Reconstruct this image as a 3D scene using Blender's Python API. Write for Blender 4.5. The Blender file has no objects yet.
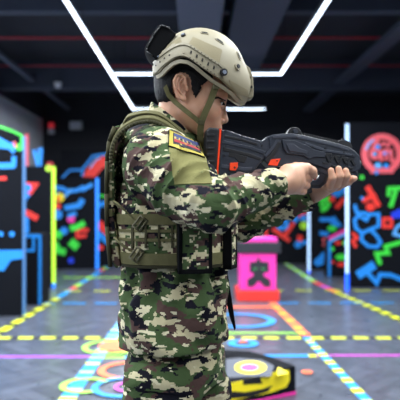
import bpy, bmesh, math, random
import numpy as np
from mathutils import Vector, Matrix
from mathutils.bvhtree import BVHTree

random.seed(4)
rng = np.random.default_rng(7)
scn = bpy.context.scene
COL = scn.collection
F = 560.0; VX = 195.0; VY = 208.0; CH = 1.28      # focal length in px, vanishing point, camera height

def at(px, py, Y):
    return Vector(((px - VX) / F * Y, Y, CH - (py - VY) / F * Y))
def ground(px, py, z=0.0):
    Y = (CH - z) * F / (py - VY)
    return Vector(((px - VX) / F * Y, Y, z))

# ------------------------------------------------------------------ materials
def lin(c):
    if isinstance(c, str):
        c = [int(c[i:i+2], 16) / 255 for i in (0, 2, 4)]
    return tuple([(v / 12.92 if v <= 0.04045 else ((v + 0.055) / 1.055) ** 2.4) for v in c[:3]]) + (1.0,)

MATS = {}
def mat(name, col, rough=0.6, metal=0.0, bump=0.0, bscale=300.0, var=0.0, vscale=30.0, spec=0.5, sss=0.0, coat=0.0):
    if name in MATS: return MATS[name]
    m = bpy.data.materials.new(name); m.use_nodes = True
    nt = m.node_tree; b = nt.nodes['Principled BSDF']
    b.inputs['Base Color'].default_value = lin(col)
    b.inputs['Roughness'].default_value = rough
    b.inputs['Metallic'].default_value = metal
    b.inputs['Specular IOR Level'].default_value = spec
    if coat: b.inputs['Coat Weight'].default_value = coat
    if sss:
        b.inputs['Subsurface Weight'].default_value = sss
        b.inputs['Subsurface Radius'].default_value = (0.012, 0.004, 0.002)
        b.inputs['Subsurface Scale'].default_value = 0.5
    tc = nt.nodes.new('ShaderNodeTexCoord')
    if var:
        n = nt.nodes.new('ShaderNodeTexNoise'); n.inputs['Scale'].default_value = vscale; n.inputs['Detail'].default_value = 4
        nt.links.new(tc.outputs['Object'], n.inputs['Vector'])
        r = nt.nodes.new('ShaderNodeMapRange'); r.inputs[3].default_value = 1 - var; r.inputs[4].default_value = 1 + var
        r.inputs[1].default_value = 0.3; r.inputs[2].default_value = 0.7
        nt.links.new(n.outputs[0], r.inputs[0])
        mx = nt.nodes.new('ShaderNodeVectorMath'); mx.operation = 'SCALE'
        mx.inputs[0].default_value = lin(col)[:3]
        nt.links.new(r.outputs[0], mx.inputs['Scale'])
        nt.links.new(mx.outputs[0], b.inputs['Base Color'])
    if bump:
        n2 = nt.nodes.new('ShaderNodeTexNoise'); n2.inputs['Scale'].default_value = bscale; n2.inputs['Detail'].default_value = 3
        nt.links.new(tc.outputs['Object'], n2.inputs['Vector'])
        bp = nt.nodes.new('ShaderNodeBump'); bp.inputs['Strength'].default_value = bump; bp.inputs['Distance'].default_value = 0.002
        nt.links.new(n2.outputs[0], bp.inputs['Height']); nt.links.new(bp.outputs[0], b.inputs['Normal'])
    MATS[name] = m
    return m

def emit(name, col, s, base=None):
    if name in MATS: return MATS[name]
    m = bpy.data.materials.new(name); m.use_nodes = True
    b = m.node_tree.nodes['Principled BSDF']
    b.inputs['Base Color'].default_value = lin(base or col)
    b.inputs['Emission Color'].default_value = lin(col)
    b.inputs['Emission Strength'].default_value = s
    MATS[name] = m
    return m

def camo_material(name, cell=0.0029, seed=0.0, scale=(11, 11, 18), dark=1.0):
    m = bpy.data.materials.new(name); m.use_nodes = True
    nt = m.node_tree; N = nt.nodes; L = nt.links; b = N['Principled BSDF']
    b.inputs['Roughness'].default_value = 0.85; b.inputs['Specular IOR Level'].default_value = 0.15
    tc = N.new('ShaderNodeTexCoord')
    wn = N.new('ShaderNodeTexNoise'); wn.inputs['Scale'].default_value = 25; wn.inputs['Detail'].default_value = 1
    L.new(tc.outputs['Object'], wn.inputs['Vector'])
    sub = N.new('ShaderNodeVectorMath'); sub.operation = 'SUBTRACT'; sub.inputs[1].default_value = (.5, .5, .5)
    L.new(wn.outputs['Color'], sub.inputs[0])
    sc_ = N.new('ShaderNodeVectorMath'); sc_.operation = 'SCALE'; sc_.inputs['Scale'].default_value = 0.010
    L.new(sub.outputs[0], sc_.inputs[0])
    ad = N.new('ShaderNodeVectorMath'); ad.operation = 'ADD'
    L.new(tc.outputs['Object'], ad.inputs[0]); L.new(sc_.outputs[0], ad.inputs[1])
    sn = N.new('ShaderNodeVectorMath'); sn.operation = 'SNAP'; sn.inputs[1].default_value = (cell, cell * 2, cell)
    L.new(ad.outputs[0], sn.inputs[0])
    def layer(off, sc, thr, prev, colour, detail=2.0):
        a = N.new('ShaderNodeVectorMath'); a.operation = 'ADD'; a.inputs[1].default_value = (off + seed, off * 1.7, off * 0.6 + seed)
        L.new(sn.outputs[0], a.inputs[0])
        mu = N.new('ShaderNodeVectorMath'); mu.operation = 'MULTIPLY'; mu.inputs[1].default_value = sc
        L.new(a.outputs[0], mu.inputs[0])
        n = N.new('ShaderNodeTexNoise'); n.inputs['Scale'].default_value = 1.0; n.inputs['Detail'].default_value = detail
        n.inputs['Roughness'].default_value = 0.55
        L.new(mu.outputs[0], n.inputs['Vector'])
        g = N.new('ShaderNodeMath'); g.operation = 'GREATER_THAN'; g.inputs[1].default_value = thr
        L.new(n.outputs[0], g.inputs[0])
        mx = N.new('ShaderNodeMix'); mx.data_type = 'RGBA'
        L.new(g.outputs[0], mx.inputs[0])
        if prev is None: mx.inputs[6].default_value = lin('475a38')
        else: L.new(prev, mx.inputs[6])
        mx.inputs[7].default_value = lin(colour)
        return mx.outputs[2]
    c = layer(3.1, (scale[0] * 1.2, scale[1], scale[2] * 1.3), 0.54, None, '55413c')
    c = layer(7.7, (scale[0] * 1.5, scale[1], scale[2] * 1.6), 0.56, c, 'c9c09a')
    c = layer(11.3, (scale[0] * 1.7, scale[1], scale[2] * 2.4), 0.57, c, '15151f')
    c = layer(17.9, (scale[0] * 2.8, scale[1] * 2, scale[2] * 3.4), 0.64, c, 'dcd5b2', 1.0)
    L.new(c, b.inputs['Base Color'])
    n2 = N.new('ShaderNodeTexNoise'); n2.inputs['Scale'].default_value = 24; n2.inputs['Detail'].default_value = 7; n2.inputs['Distortion'].default_value = .8
    L.new(tc.outputs['Object'], n2.inputs['Vector'])
    bp = N.new('ShaderNodeBump'); bp.inputs['Strength'].default_value = 0.6; bp.inputs['Distance'].default_value = 0.012
    L.new(n2.outputs[0], bp.inputs['Height']); L.new(bp.outputs[0], b.inputs['Normal'])
    MATS[name] = m
    return m

M_CAMO = camo_material('camo_cloth')
M_CAMO2 = camo_material('camo_vest', seed=5.0, cell=0.005, scale=(15, 15, 19))
M_OLIVE = mat('olive_webbing', '6a6746', 0.85, bump=0.5, bscale=500, var=0.12, vscale=60, spec=0.2)
M_OLIVED = mat('dark_olive_trim', '45432f', 0.85, bump=0.4, var=0.1, spec=0.2)
M_PATCH = mat('olive_patch', '807d50', 0.95, bump=0.6, bscale=900, var=0.08, spec=0.1)
M_BUCKLE = mat('olive_plastic', '5f5b40', 0.45)
M_TAN = mat('helmet_tan', 'a0987f', 0.55, var=0.06, vscale=18)
M_TANF = mat('helmet_fabric', '9b9277', 0.95, bump=0.6, bscale=800, spec=0.1)
M_TAND = mat('helmet_rail_tan', '9a927a', 0.5, var=0.05)
M_BLK = mat('black_plastic', '14151a', 0.45)
M_BLKF = mat('black_fabric', '08090c', 0.9, spec=0.15)
M_HOLE = mat('dark_recess', '1a1814', 0.7)
M_SKIN = mat('skin', 'd9a688', 0.5, sss=0.12, var=0.06, vscale=35, bump=0.12, bscale=500)
M_LIP = mat('lips', 'a8635a', 0.45)
M_HAIR = mat('black_hair', '0d0b0c', 0.6, bump=1.0, bscale=420, spec=0.3)
M_EYEW = mat('eye_white', 'd8d4cf', 0.25)
M_EYED = mat('eye_iris', '170f0c', 0.15)
M_GUN = mat('gun_black_plastic', '272d39', 0.36, bump=0.25, bscale=900, var=0.08, vscale=25)
M_GUNM = mat('gun_grey_plastic', '3a3f4a', 0.33, var=0.05)
M_GUND = mat('gun_dark_plastic', '121419', 0.5)
M_ORANGE = mat('orange_plastic', 'ff4a1e', 0.4)
M_GUNL = mat('gun_light_grey', '8a93a3', 0.35)
M_BOOT = mat('boot_leather', '1b1714', 0.5)
M_YEL = mat('badge_yellow', 'b3a440', 0.8); M_BLU = mat('badge_blue', '3d4878', 0.8)
M_RED = mat('badge_red', 'b03a3c', 0.8); M_NAV = mat('badge_navy', '15162a', 0.8); M_SAND = mat('badge_sand', 'b7a86a', 0.8)

# ------------------------------------------------------------------ object helpers
def link(o, parent=None):
    COL.objects.link(o)
    if parent: o.parent = parent
    return o
def thing(name, label, cat, loc=(0, 0, 0), group=None):
    o = bpy.data.objects.new(name, None); COL.objects.link(o)
    o.location = loc; o.empty_display_size = 0.1
    tag(o, label, cat, group)
    return o
def tag(o, label, cat, group=None):
    o['label'] = label; o['category'] = cat
    if group: o['group'] = group
    return o
def pyobj(name, verts, faces, m, parent=None, smooth=False):
    me = bpy.data.meshes.new(name); me.from_pydata([tuple(v) for v in verts], [], faces); me.update()
    for mm in (m if isinstance(m, (list, tuple)) else [m]): me.materials.append(mm)
    if smooth: me.polygons.foreach_set('use_smooth', [True] * len(me.polygons))
    o = bpy.data.objects.new(name, me); link(o)
    if parent: setpar(o, parent)
    return o
def setpar(o, p):
    o.parent = p
    o.matrix_parent_inverse = Matrix.Translation(-p.location)      # parts are modelled in world coordinates
def bmobj(name, bm, m, parent=None, smooth=False, bevel=0.0, segs=2):
    bmesh.ops.recalc_face_normals(bm, faces=bm.faces)
    me = bpy.data.meshes.new(name); bm.to_mesh(me); bm.free()
    for mm in (m if isinstance(m, (list, tuple)) else [m]): me.materials.append(mm)
    if smooth: me.polygons.foreach_set('use_smooth', [True] * len(me.polygons))
    o = bpy.data.objects.new(name, me); link(o)
    if parent: setpar(o, parent)
    if bevel:
        md = o.modifiers.new('bevel', 'BEVEL'); md.width = bevel; md.segments = segs; md.limit_method = 'ANGLE'; md.angle_limit = 0.6
    return o
def structure(o): o['kind'] = 'structure'; return o

def add_box(bm, lo, hi, mi=0):
    v = [bm.verts.new((x, y, z)) for x in (lo[0], hi[0]) for y in (lo[1], hi[1]) for z in (lo[2], hi[2])]
    for f in ((0, 1, 3, 2), (4, 6, 7, 5), (0, 4, 5, 1), (2, 3, 7, 6), (0, 2, 6, 4), (1, 5, 7, 3)):
        bm.faces.new([v[i] for i in f]).material_index = mi
def box(name, lo, hi, m, parent=None, bevel=0.0):
    bm = bmesh.new(); add_box(bm, lo, hi)
    return bmobj(name, bm, m, parent, bevel=bevel)
def add_extrude(bm, pts, vec, mi=0):
    """closed polygon (3D points) swept by vec"""
    a = [bm.verts.new(p) for p in pts]; b = [bm.verts.new(Vector(p) + vec) for p in pts]
    n = len(pts)
    bm.faces.new(a).material_index = mi; bm.faces.new(b[::-1]).material_index = mi
    for i in range(n):
        bm.faces.new((a[i], b[i], b[(i+1) % n], a[(i+1) % n])).material_index = mi
def add_cyl(bm, p, q, r, r2=None, n=16, mi=0):
    p = Vector(p); q = Vector(q); d = (q - p).normalized(); r2 = r if r2 is None else r2
    a = d.orthogonal().normalized(); b = d.cross(a)
    A = [bm.verts.new(p + (a * math.cos(t) + b * math.sin(t)) * r) for t in [2*math.pi*i/n for i in range(n)]]
    B = [bm.verts.new(q + (a * math.cos(t) + b * math.sin(t)) * r2) for t in [2*math.pi*i/n for i in range(n)]]
    bm.faces.new(A[::-1]).material_index = mi; bm.faces.new(B).material_index = mi
    for i in range(n):
        bm.faces.new((A[i], A[(i+1) % n], B[(i+1) % n], B[i])).material_index = mi
def cyl(name, p, q, r, m, parent=None, n=20, r2=None, bevel=0):
    bm = bmesh.new(); add_cyl(bm, p, q, r, r2, n)
    return bmobj(name, bm, m, parent, bevel=bevel)

# ------------------------------------------------------------------ implicit surfaces on a rectilinear grid
def smin(a, b, k):
    if k <= 0: return np.minimum(a, b)
    h = np.maximum(k - np.abs(a - b), 0) / k
    return np.minimum(a, b) - h * h * k * 0.25
def smax(a, b, k): return -smin(-a, -b, k)

class Vol:
    def __init__(s, xs, ys, zs):
        s.xs, s.ys, s.zs = [np.asarray(a, np.float32) for a in (xs, ys, zs)]
        s.D = np.full((len(xs), len(ys), len(zs)), 0.5, np.float32)
    def reg(s, lo, hi):
        sl = []
        for a, l, h in zip((s.xs, s.ys, s.zs), lo, hi):
            i = int(np.searchsorted(a, l)); j = int(np.searchsorted(a, h)); sl.append(slice(max(i-1, 0), min(j+1, len(a))))
        return tuple(sl)
    def grid(s, sl):
        return s.xs[sl[0]][:, None, None], s.ys[sl[1]][None, :, None], s.zs[sl[2]][None, None, :]
    def op(s, fn, lo, hi, k=0.0, mode='add', pad=0.012):
        lo = [v - k - pad for v in lo]; hi = [v + k + pad for v in hi]
        sl = s.reg(lo, hi)
        if any(q.stop <= q.start for q in sl): return
        d = fn(*s.grid(sl)).astype(np.float32)
        if mode == 'add': s.D[sl] = smin(s.D[sl], d, k)
        elif mode == 'sub': s.D[sl] = smax(s.D[sl], -d, k)
        elif mode == 'disp': s.D[sl] = s.D[sl] + d
    def cone(s, a, b, ra, rb, k=0.0, mode='add', cut=None):
        a = np.array(a, float); b = np.array(b, float); ba = b - a; L = float(ba @ ba) + 1e-12; R = max(ra, rb)
        def fn(x, y, z):
            px, py, pz = x - a[0], y - a[1], z - a[2]
            t = np.clip((px*ba[0] + py*ba[1] + pz*ba[2]) / L, 0, 1)
            d = np.sqrt((px-t*ba[0])**2 + (py-t*ba[1])**2 + (pz-t*ba[2])**2) - (ra + (rb-ra)*t)
            if cut is not None:
                for c0, cn in cut:
                    d = np.maximum(d, (x-c0[0])*cn[0] + (y-c0[1])*cn[1] + (z-c0[2])*cn[2])
            return d
        s.op(fn, np.minimum(a, b) - R, np.maximum(a, b) + R, k, mode)
    def ell(s, c, r, k=0.0, rot=0.0, mode='add', rz=0.0):
        """ellipsoid; rot about the Y axis (tilts forward), rz about Z"""
        ca, sa = math.cos(rot), math.sin(rot); cz, sz = math.cos(rz), math.sin(rz); R = max(r)
        def fn(x, y, z):
            px, py, pz = x - c[0], y - c[1], z - c[2]
            if rz: px, py = cz*px + sz*py, -sz*px + cz*py
            u = ca*px - sa*pz; w = sa*px + ca*pz
            k0 = np.sqrt((u/r[0])**2 + (py/r[1])**2 + (w/r[2])**2)
            k1 = np.sqrt((u/r[0]**2)**2 + (py/r[1]**2)**2 + (w/r[2]**2)**2) + 1e-9
            return k0 * (k0 - 1) / k1
        s.op(fn, [c[i]-R for i in range(3)], [c[i]+R for i in range(3)], k, mode)
    def loft(s, rows, k=0.0, mode='add', expo=2.4, shrink=0.0):
        """rows: (z, x0, x1, y0, y1) ordered by z"""
        rows = sorted(rows); R = np.array(rows, float)
        def fn(x, y, z):
            zz = z.ravel()
            x0, x1, y0, y1 = [np.interp(zz, R[:, 0], R[:, i])[None, None, :] for i in (1, 2, 3, 4)]
            cx, rx, cy, ry = (x0+x1)/2, (x1-x0)/2 - shrink, (y0+y1)/2, (y1-y0)/2 - shrink
            q = ((np.abs(x-cx)/rx)**expo + (np.abs(y-cy)/ry)**expo) ** (1/expo)
            d = (q - 1) * np.minimum(rx, ry)
            return smax(d, smax(R[0, 0] - z, z - R[-1, 0], 0), 0.012)
        s.op(fn, (R[:, 1].min(), R[:, 3].min(), R[0, 0]), (R[:, 2].max(), R[:, 4].max(), R[-1, 0]), k, mode)
    def mesh(s, name, m, parent=None):
        D = s.D; S = D < 0
        c = np.zeros(tuple(n-1 for n in D.shape), np.uint8)
        for i in (0, 1):
            for j in (0, 1):
                for k in (0, 1):
                    c += S[i:D.shape[0]-1+i, j:D.shape[1]-1+j, k:D.shape[2]-1+k]
        I = np.argwhere((c > 0) & (c < 8)); del c
        idx = np.full(tuple(n-1 for n in D.shape), -1, np.int32); idx[I[:, 0], I[:, 1], I[:, 2]] = np.arange(len(I))
        ax = (s.xs, s.ys, s.zs); cor = {}
        for o in [(i, j, k) for i in (0, 1) for j in (0, 1) for k in (0, 1)]:
            cor[o] = D[I[:, 0]+o[0], I[:, 1]+o[1], I[:, 2]+o[2]]
        acc = np.zeros((len(I), 3)); cnt = np.zeros(len(I))
        for o in cor:
            for a in range(3):
                if o[a]: continue
                p = list(o); p[a] = 1; p = tuple(p)
                d0, d1 = cor[o], cor[p]; msk = (d0 < 0) != (d1 < 0)
                den = np.where(msk, d0 - d1, 1); t = np.where(msk, d0 / den, 0)
                P = np.stack([ax[b][I[:, b] + o[b]] for b in range(3)], 1).astype(float)
                Q = ax[a][I[:, a] + 1] - ax[a][I[:, a]]
                P[:, a] += t * Q
                acc += P * msk[:, None]; cnt += msk
        V = acc / cnt[:, None]
        faces = []
        for a in range(3):
            b, cc = (a+1) % 3, (a+2) % 3
            sl0 = [slice(None)] * 3; sl1 = [slice(None)] * 3
            sl0[a] = slice(0, -1); sl1[a] = slice(1, None)
            for w in (b, cc):
                sl0[w] = slice(1, -1); sl1[w] = slice(1, -1)
            s0, s1 = S[tuple(sl0)], S[tuple(sl1)]
            E = np.argwhere(s0 != s1); flip = s0[E[:, 0], E[:, 1], E[:, 2]]
            E[:, b] += 1; E[:, cc] += 1
            def cell(db, dc):
                q = E.copy(); q[:, b] += db; q[:, cc] += dc
                return idx[q[:, 0], q[:, 1], q[:, 2]]
            q = np.stack([cell(-1, -1), cell(0, -1), cell(0, 0), cell(-1, 0)], 1)
            q[~flip] = q[~flip][:, ::-1]
            faces.append(q)
        Q = np.concatenate(faces); Q = Q[(Q >= 0).all(1)]
        me = bpy.data.meshes.new(name)
        me.vertices.add(len(V)); me.vertices.foreach_set('co', V.astype(np.float32).ravel())
        me.loops.add(len(Q)*4); me.loops.foreach_set('vertex_index', Q.astype(np.int32).ravel())
        me.polygons.add(len(Q)); me.polygons.foreach_set('loop_start', np.arange(0, len(Q)*4, 4, dtype=np.int32))
        me.update(calc_edges=True); me.validate()
        me.polygons.foreach_set('use_smooth', np.ones(len(me.polygons), bool))
        me.materials.append(m)
        o = bpy.data.objects.new(name, me); link(o)
        if parent: setpar(o, parent)
        s.V, s.Q = V, Q
        return o
    def bvh(s):
        return BVHTree.FromPolygons([tuple(v) for v in s.V], [tuple(int(i) for i in q) for q in s.Q])

def noise3(seed, n, fmin, fmax):
    r = np.random.default_rng(seed); w = []
    for i in range(n):
        d = r.normal(size=3); d /= np.linalg.norm(d); f = r.uniform(fmin, fmax)
        w.append((d * f * 2 * math.pi, r.uniform(0, 6.28)))
    def fn(x, y, z):
        out = 0
        for d, p in w: out = out + np.sin(x*d[0] + y*d[1] + z*d[2] + p)
        return out / math.sqrt(n)
    return fn

CAM = Vector((0, 0, CH))
def ray_px(px, py, w=0.0):
    d = at(px, py, 1.0) - CAM
    return CAM.copy(), d.normalized()
def drape(name, bvh, fn, nu, nv, th, m, parent=None, smooth=True, closed=False, sink=0.004):
    """a sheet of thickness th laid on a surface: fn(u,v) -> (ray origin, direction)"""
    top, bot, ok = [], [], {}
    for i in range(nu + 1):
        for j in range(nv + 1):
            o, d = fn(i / nu, j / nv)
            loc, nor, _, _ = bvh.ray_cast(o, d)
            if loc is None: continue
            if nor.dot(d) > 0: nor = -nor
            ok[(i, j)] = len(top); top.append((loc, nor))
    if not top: return None
    V = []; 
    for l, n in top: V.append(l + n * th)
    nt = len(V)
    for l, n in top: V.append(l - n * sink)
    fc = []; edges = {}
    for i in range(nu):
        for j in range(nv):
            q = [(i, j), (i+1, j), (i+1, j+1), (i, j+1)]
            if all(t in ok for t in q):
                a = [ok[t] for t in q]; fc.append(a); fc.append([t + nt for t in a[::-1]])
                for e in range(4):
                    k = (a[e], a[(e+1) % 4])
                    if (k[1], k[0]) in edges: del edges[(k[1], k[0])]
                    else: edges[k] = 1
    for a, b in edges: fc.append([b, a, a + nt, b + nt])
    bm = bmesh.new(); vs = [bm.verts.new(v) for v in V]
    for f in fc: bm.faces.new([vs[t] for t in f])
    bmesh.ops.delete(bm, geom=[v for v in bm.verts if not v.link_faces], context='VERTS')
    o = bmobj(name, bm, m, parent, smooth=False)
    if smooth:
        for p in o.data.polygons: p.use_smooth = True
        o.data.set_sharp_from_angle(angle=0.7)
    return o
def quad_px(c):
    """bilinear over four picture-direction corners tl,tr,br,bl"""
    def fn(u, v):
        x = (1-v)*((1-u)*c[0][0] + u*c[1][0]) + v*((1-u)*c[3][0] + u*c[2][0])
        y = (1-v)*((1-u)*c[0][1] + u*c[1][1]) + v*((1-u)*c[3][1] + u*c[2][1])
        return ray_px(x, y)
    return fn
def polyline(pts, t):
    L = [0]
    for a, b in zip(pts, pts[1:]): L.append(L[-1] + math.dist(a, b))
    s = t * L[-1]
    for i in range(len(pts)-1):
        if s <= L[i+1] or i == len(pts)-2:
            q = (s - L[i]) / max(L[i+1] - L[i], 1e-9); a, b = pts[i], pts[i+1]
            return [a[k] + (b[k]-a[k])*q for k in range(len(a))], [(b[k]-a[k]) for k in range(len(a))]
def band_px(pts, width):
    def fn(u, v):
        p, _ = polyline(pts, u)
        p0, _ = polyline(pts, max(u-0.04, 0)); p1, _ = polyline(pts, min(u+0.04, 1))
        dx, dy = p1[0]-p0[0], p1[1]-p0[1]; l = math.hypot(dx, dy) or 1
        w = width if not callable(width) else width(u)
        return ray_px(p[0] - dy/l*(v-.5)*w, p[1] + dx/l*(v-.5)*w)
    return fn
def stud(name, bvh, px, py, r, h, m, parent=None, n=14, sink=0.002, xscale=1.0, ang=0.0):
    """disc (or oval) set on a surface, facing along its normal"""
    o, d = ray_px(px, py); loc, nor, _, _ = bvh.ray_cast(o, d)
    if loc is None: return None
    if nor.dot(d) > 0: nor = -nor
    X = Vector((1, 0, 0)); X = (X - nor * X.dot(nor)).normalized(); Z = nor.cross(X)
    X, Z = X*math.cos(ang) + Z*math.sin(ang), Z*math.cos(ang) - X*math.sin(ang)
    bm = bmesh.new()
    pts = [loc - nor*sink + X*math.cos(t)*r*xscale + Z*math.sin(t)*r for t in [2*math.pi*i/n for i in range(n)]]
    add_extrude(bm, pts, nor*(h+sink))
    return bmobj(name, bm, m, parent)

# ================================================================== ROOM
XL, XR, YB, YF, ZC = -3.62, 6.2, 13.3, -3.2, 3.95
def floor_material():
    m = bpy.data.materials.new('grey_herringbone_vinyl'); m.use_nodes = True
    nt = m.node_tree; N = nt.nodes; L = nt.links; b = N['Principled BSDF']
    tc = N.new('ShaderNodeTexCoord'); mp = N.new('ShaderNodeMapping'); mp.inputs['Rotation'].default_value = (0, 0, 0.785)
    L.new(tc.outputs['Object'], mp.inputs['Vector'])
    ck = N.new('ShaderNodeTexChecker'); ck.inputs['Scale'].default_value = 2.2
    L.new(mp.outputs[0], ck.inputs['Vector'])
    br = []
    for r in (0.785, -0.785):
        q = N.new('ShaderNodeMapping'); q.inputs['Rotation'].default_value = (0, 0, r)
        L.new(tc.outputs['Object'], q.inputs['Vector'])
        k = N.new('ShaderNodeTexBrick'); k.inputs['Scale'].default_value = 1.0
        k.inputs['Brick Width'].default_value = 0.6; k.inputs['Row Height'].default_value = 0.11; k.inputs['Mortar Size'].default_value = 0.003
        k.inputs['Color1'].default_value = lin('585e6b'); k.inputs['Color2'].default_value = lin('464b57'); k.inputs['Mortar'].default_value = lin('30333b')
        L.new(q.outputs[0], k.inputs['Vector']); br.append(k)
    mx = N.new('ShaderNodeMix'); mx.data_type = 'RGBA'
    L.new(ck.outputs['Fac'], mx.inputs[0]); L.new(br[0].outputs['Color'], mx.inputs[6]); L.new(br[1].outputs['Color'], mx.inputs[7])
    n = N.new('ShaderNodeTexNoise'); n.inputs['Scale'].default_value = 9; n.inputs['Detail'].default_value = 6
    L.new(tc.outputs['Object'], n.inputs['Vector'])
    m2 = N.new('ShaderNodeMix'); m2.data_type = 'RGBA'; m2.blend_type = 'MULTIPLY'; m2.inputs[0].default_value = 1
    rp = N.new('ShaderNodeMapRange'); rp.inputs[3].default_value = .75; rp.inputs[4].default_value = 1.2
    L.new(n.outputs[0], rp.inputs[0]); L.new(mx.outputs[2], m2.inputs[6]); L.new(rp.outputs[0], m2.inputs[7])
    L.new(m2.outputs[2], b.inputs['Base Color'])
    r2 = N.new('ShaderNodeMapRange'); r2.inputs[3].default_value = .20; r2.inputs[4].default_value = .42
    L.new(n.outputs[0], r2.inputs[0]); L.new(r2.outputs[0], b.inputs['Roughness'])
    b.inputs['Specular IOR Level'].default_value = 0.6
    MATS['floor'] = m; return m
M_FLOOR = floor_material()
M_WALL = mat('charcoal_wall', '121620', .8, var=.1, vscale=2)
M_WALLG = mat('pale_grey_wall', 'c9cfdb', .8, var=.03, vscale=2)
M_CEIL = mat('dark_ceiling', '1b202c', .9, var=.15, vscale=1.5)
M_DUCT = mat('dark_grey_duct', '3a4150', .7, spec=.2)
M_DUCTL = mat('grey_duct', '555d6e', .7, spec=.2)
M_PIPE = mat('red_pipe', '8a1426', .5)
structure(box('floor', (XL, YF, -.1), (XR, YB, 0), M_FLOOR))
structure(box('ceiling', (XL, YF, ZC), (XR, YB, ZC+.1), M_CEIL))
structure(box('wall_back', (XL, YB, 0), (XR, YB+.1, ZC), M_WALL))
structure(box('wall_front', (XL, YF-.1, 0), (XR, YF, ZC), M_WALL))
structure(box('wall_right', (XR, YF-.1, 0), (XR+.1, YB+.1, ZC), M_WALL))
structure(box('wall_left', (XL-.1, YF-.1, 0), (XL, YB+.1, ZC), M_WALLG))
structure(box('trim_1', (XL, YF, 3.38), (XL+.06, YB, ZC), M_CEIL))
structure(box('baseboard_back', (XL+.06, YB-.02, 0), (XR, YB, .10), M_CEIL))

# ---- overhead services
def svc(name, label, cat, lo, hi, m, group=None, bev=.01):
    return tag(box(name, lo, hi, m, None, bev), label, cat, group)
svc('ceiling_beam', 'dark beam crossing the ceiling behind the nearer cross light', 'beam', (XL+.07, 10.1, 3.44), (XR-.01, 10.35, ZC-.005), M_DUCT)
svc('ceiling_beam', 'dark beam crossing the ceiling above the tops of the helmet', 'beam', (XL+.07, 6.6, 3.6), (XR-.01, 6.75, ZC-.005), M_DUCT)
svc('ceiling_duct', 'wide grey duct above the helmet, the left one of two', 'duct', at(178, 20, 6.2) + Vector((0, -.8, 0)) , Vector((at(222, 0, 6.2).x, 9.4, ZC-.03)), M_DUCTL)
svc('ceiling_duct', 'wide grey duct right of the helmet, the broader one beside the right light strip', 'duct', (at(232, 0, 6.4).x, 5.6, 3.42), (at(282, 0, 6.4).x, 9.4, ZC-.03), M_DUCT)
svc('cable_tray', 'long grey cable tray running back along the left of the ceiling', 'cable tray', (-2.98, 2, 3.56), (-2.90, 13, 3.62), M_DUCTL)
svc('cable_tray', 'dark cable tray running back along the right of the ceiling', 'cable tray', (2.5, 2, 3.5), (2.72, 13, 3.58), M_DUCT)
def pipe(label, y, z):
    o = cyl('sprinkler_pipe', (XL+.08, y, z), (XR-.02, y, z), .017, M_PIPE, None, 12); tag(o, label, 'pipe')
pipe('thin red pipe across the ceiling, nearest of the red pipes', 7.7, 3.62)
pipe('thin red pipe across the ceiling level with the cross light', 9.6, 3.72)

# ---- ceiling LED light strips (aluminium profile with a glowing diffuser)
M_LED = emit('led_diffuser', 'dcecff', 6.0)
M_ALU = mat('aluminium_profile', '9aa0a8', .35, metal=.8)
def strip(label, a, b, w=.036, z=3.2):
    a = Vector((a[0], a[1], z)); b = Vector((b[0], b[1], z)); d = (b-a).normalized(); s = Vector((-d.y, d.x, 0))*w/2
    t = thing('led_light_bar', label, 'ceiling light', ((a+b)/2))
    bm = bmesh.new(); add_extrude(bm, [a-s+Vector((0, 0, .012)), b-s+Vector((0, 0, .012)), b+s+Vector((0, 0, .012)), a+s+Vector((0, 0, .012))], Vector((0, 0, .05)))
    bmobj('housing', bm, M_ALU, t)
    bm = bmesh.new(); s2 = s*.92; add_extrude(bm, [a-s2, b-s2, b+s2, a+s2], Vector((0, 0, .012)))
    bmobj('diffuser', bm, M_LED, t)
    n = max(2, int((b-a).length/2.2))
    for i in range(n+1):
        p = a.lerp(b, (i+.15)/(n+.3)); cyl('suspension_wire', p+Vector((0, 0, .06)), (p.x, p.y, ZC), .003, M_BLK, t, 6)
lx, rx = -1.20, 1.235
Y1 = (3.2-CH)*F/(VY-74.5); Y2 = (3.2-CH)*F/(VY-109.5)
strip('long left light strip running back over the room to the rear bar', (lx, 1.0), (lx, Y2+.05))
strip('long right light strip ending at the front cross bar', (rx, 1.0), (rx, Y1+.03))
strip('front cross bar of light joining the left and right strips', (lx+.03, Y1), (rx-.03, Y1))
strip('rear short bar of light seen just behind the collar and face', (lx+.03, Y2), (at(265, 0, Y2).x, Y2))
strip('added cross bar of light over the shooter, out of view above', (lx+.03, 1.0), (rx-.03, 1.0))  # unseen bar, added to light the person from above
for x, lb in ((-2.6, 'left'), (2.7, 'right')):
    strip('added light strip behind the viewer on the %s side' % lb, (x, -2.6), (x, .6), .07)  # added pair, never in view, throwing front light on the person
strip('added light strip along the pale left wall, out of view beside the boards', (-2.75, 2.0), (-2.75, 7.4))  # extra strip put in to brighten the pale wall
strip('added light strip over the right side boards, out of view', (2.95, 2.0), (2.95, 7.7))  # its counterpart, also added, lifting the boards at right

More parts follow.
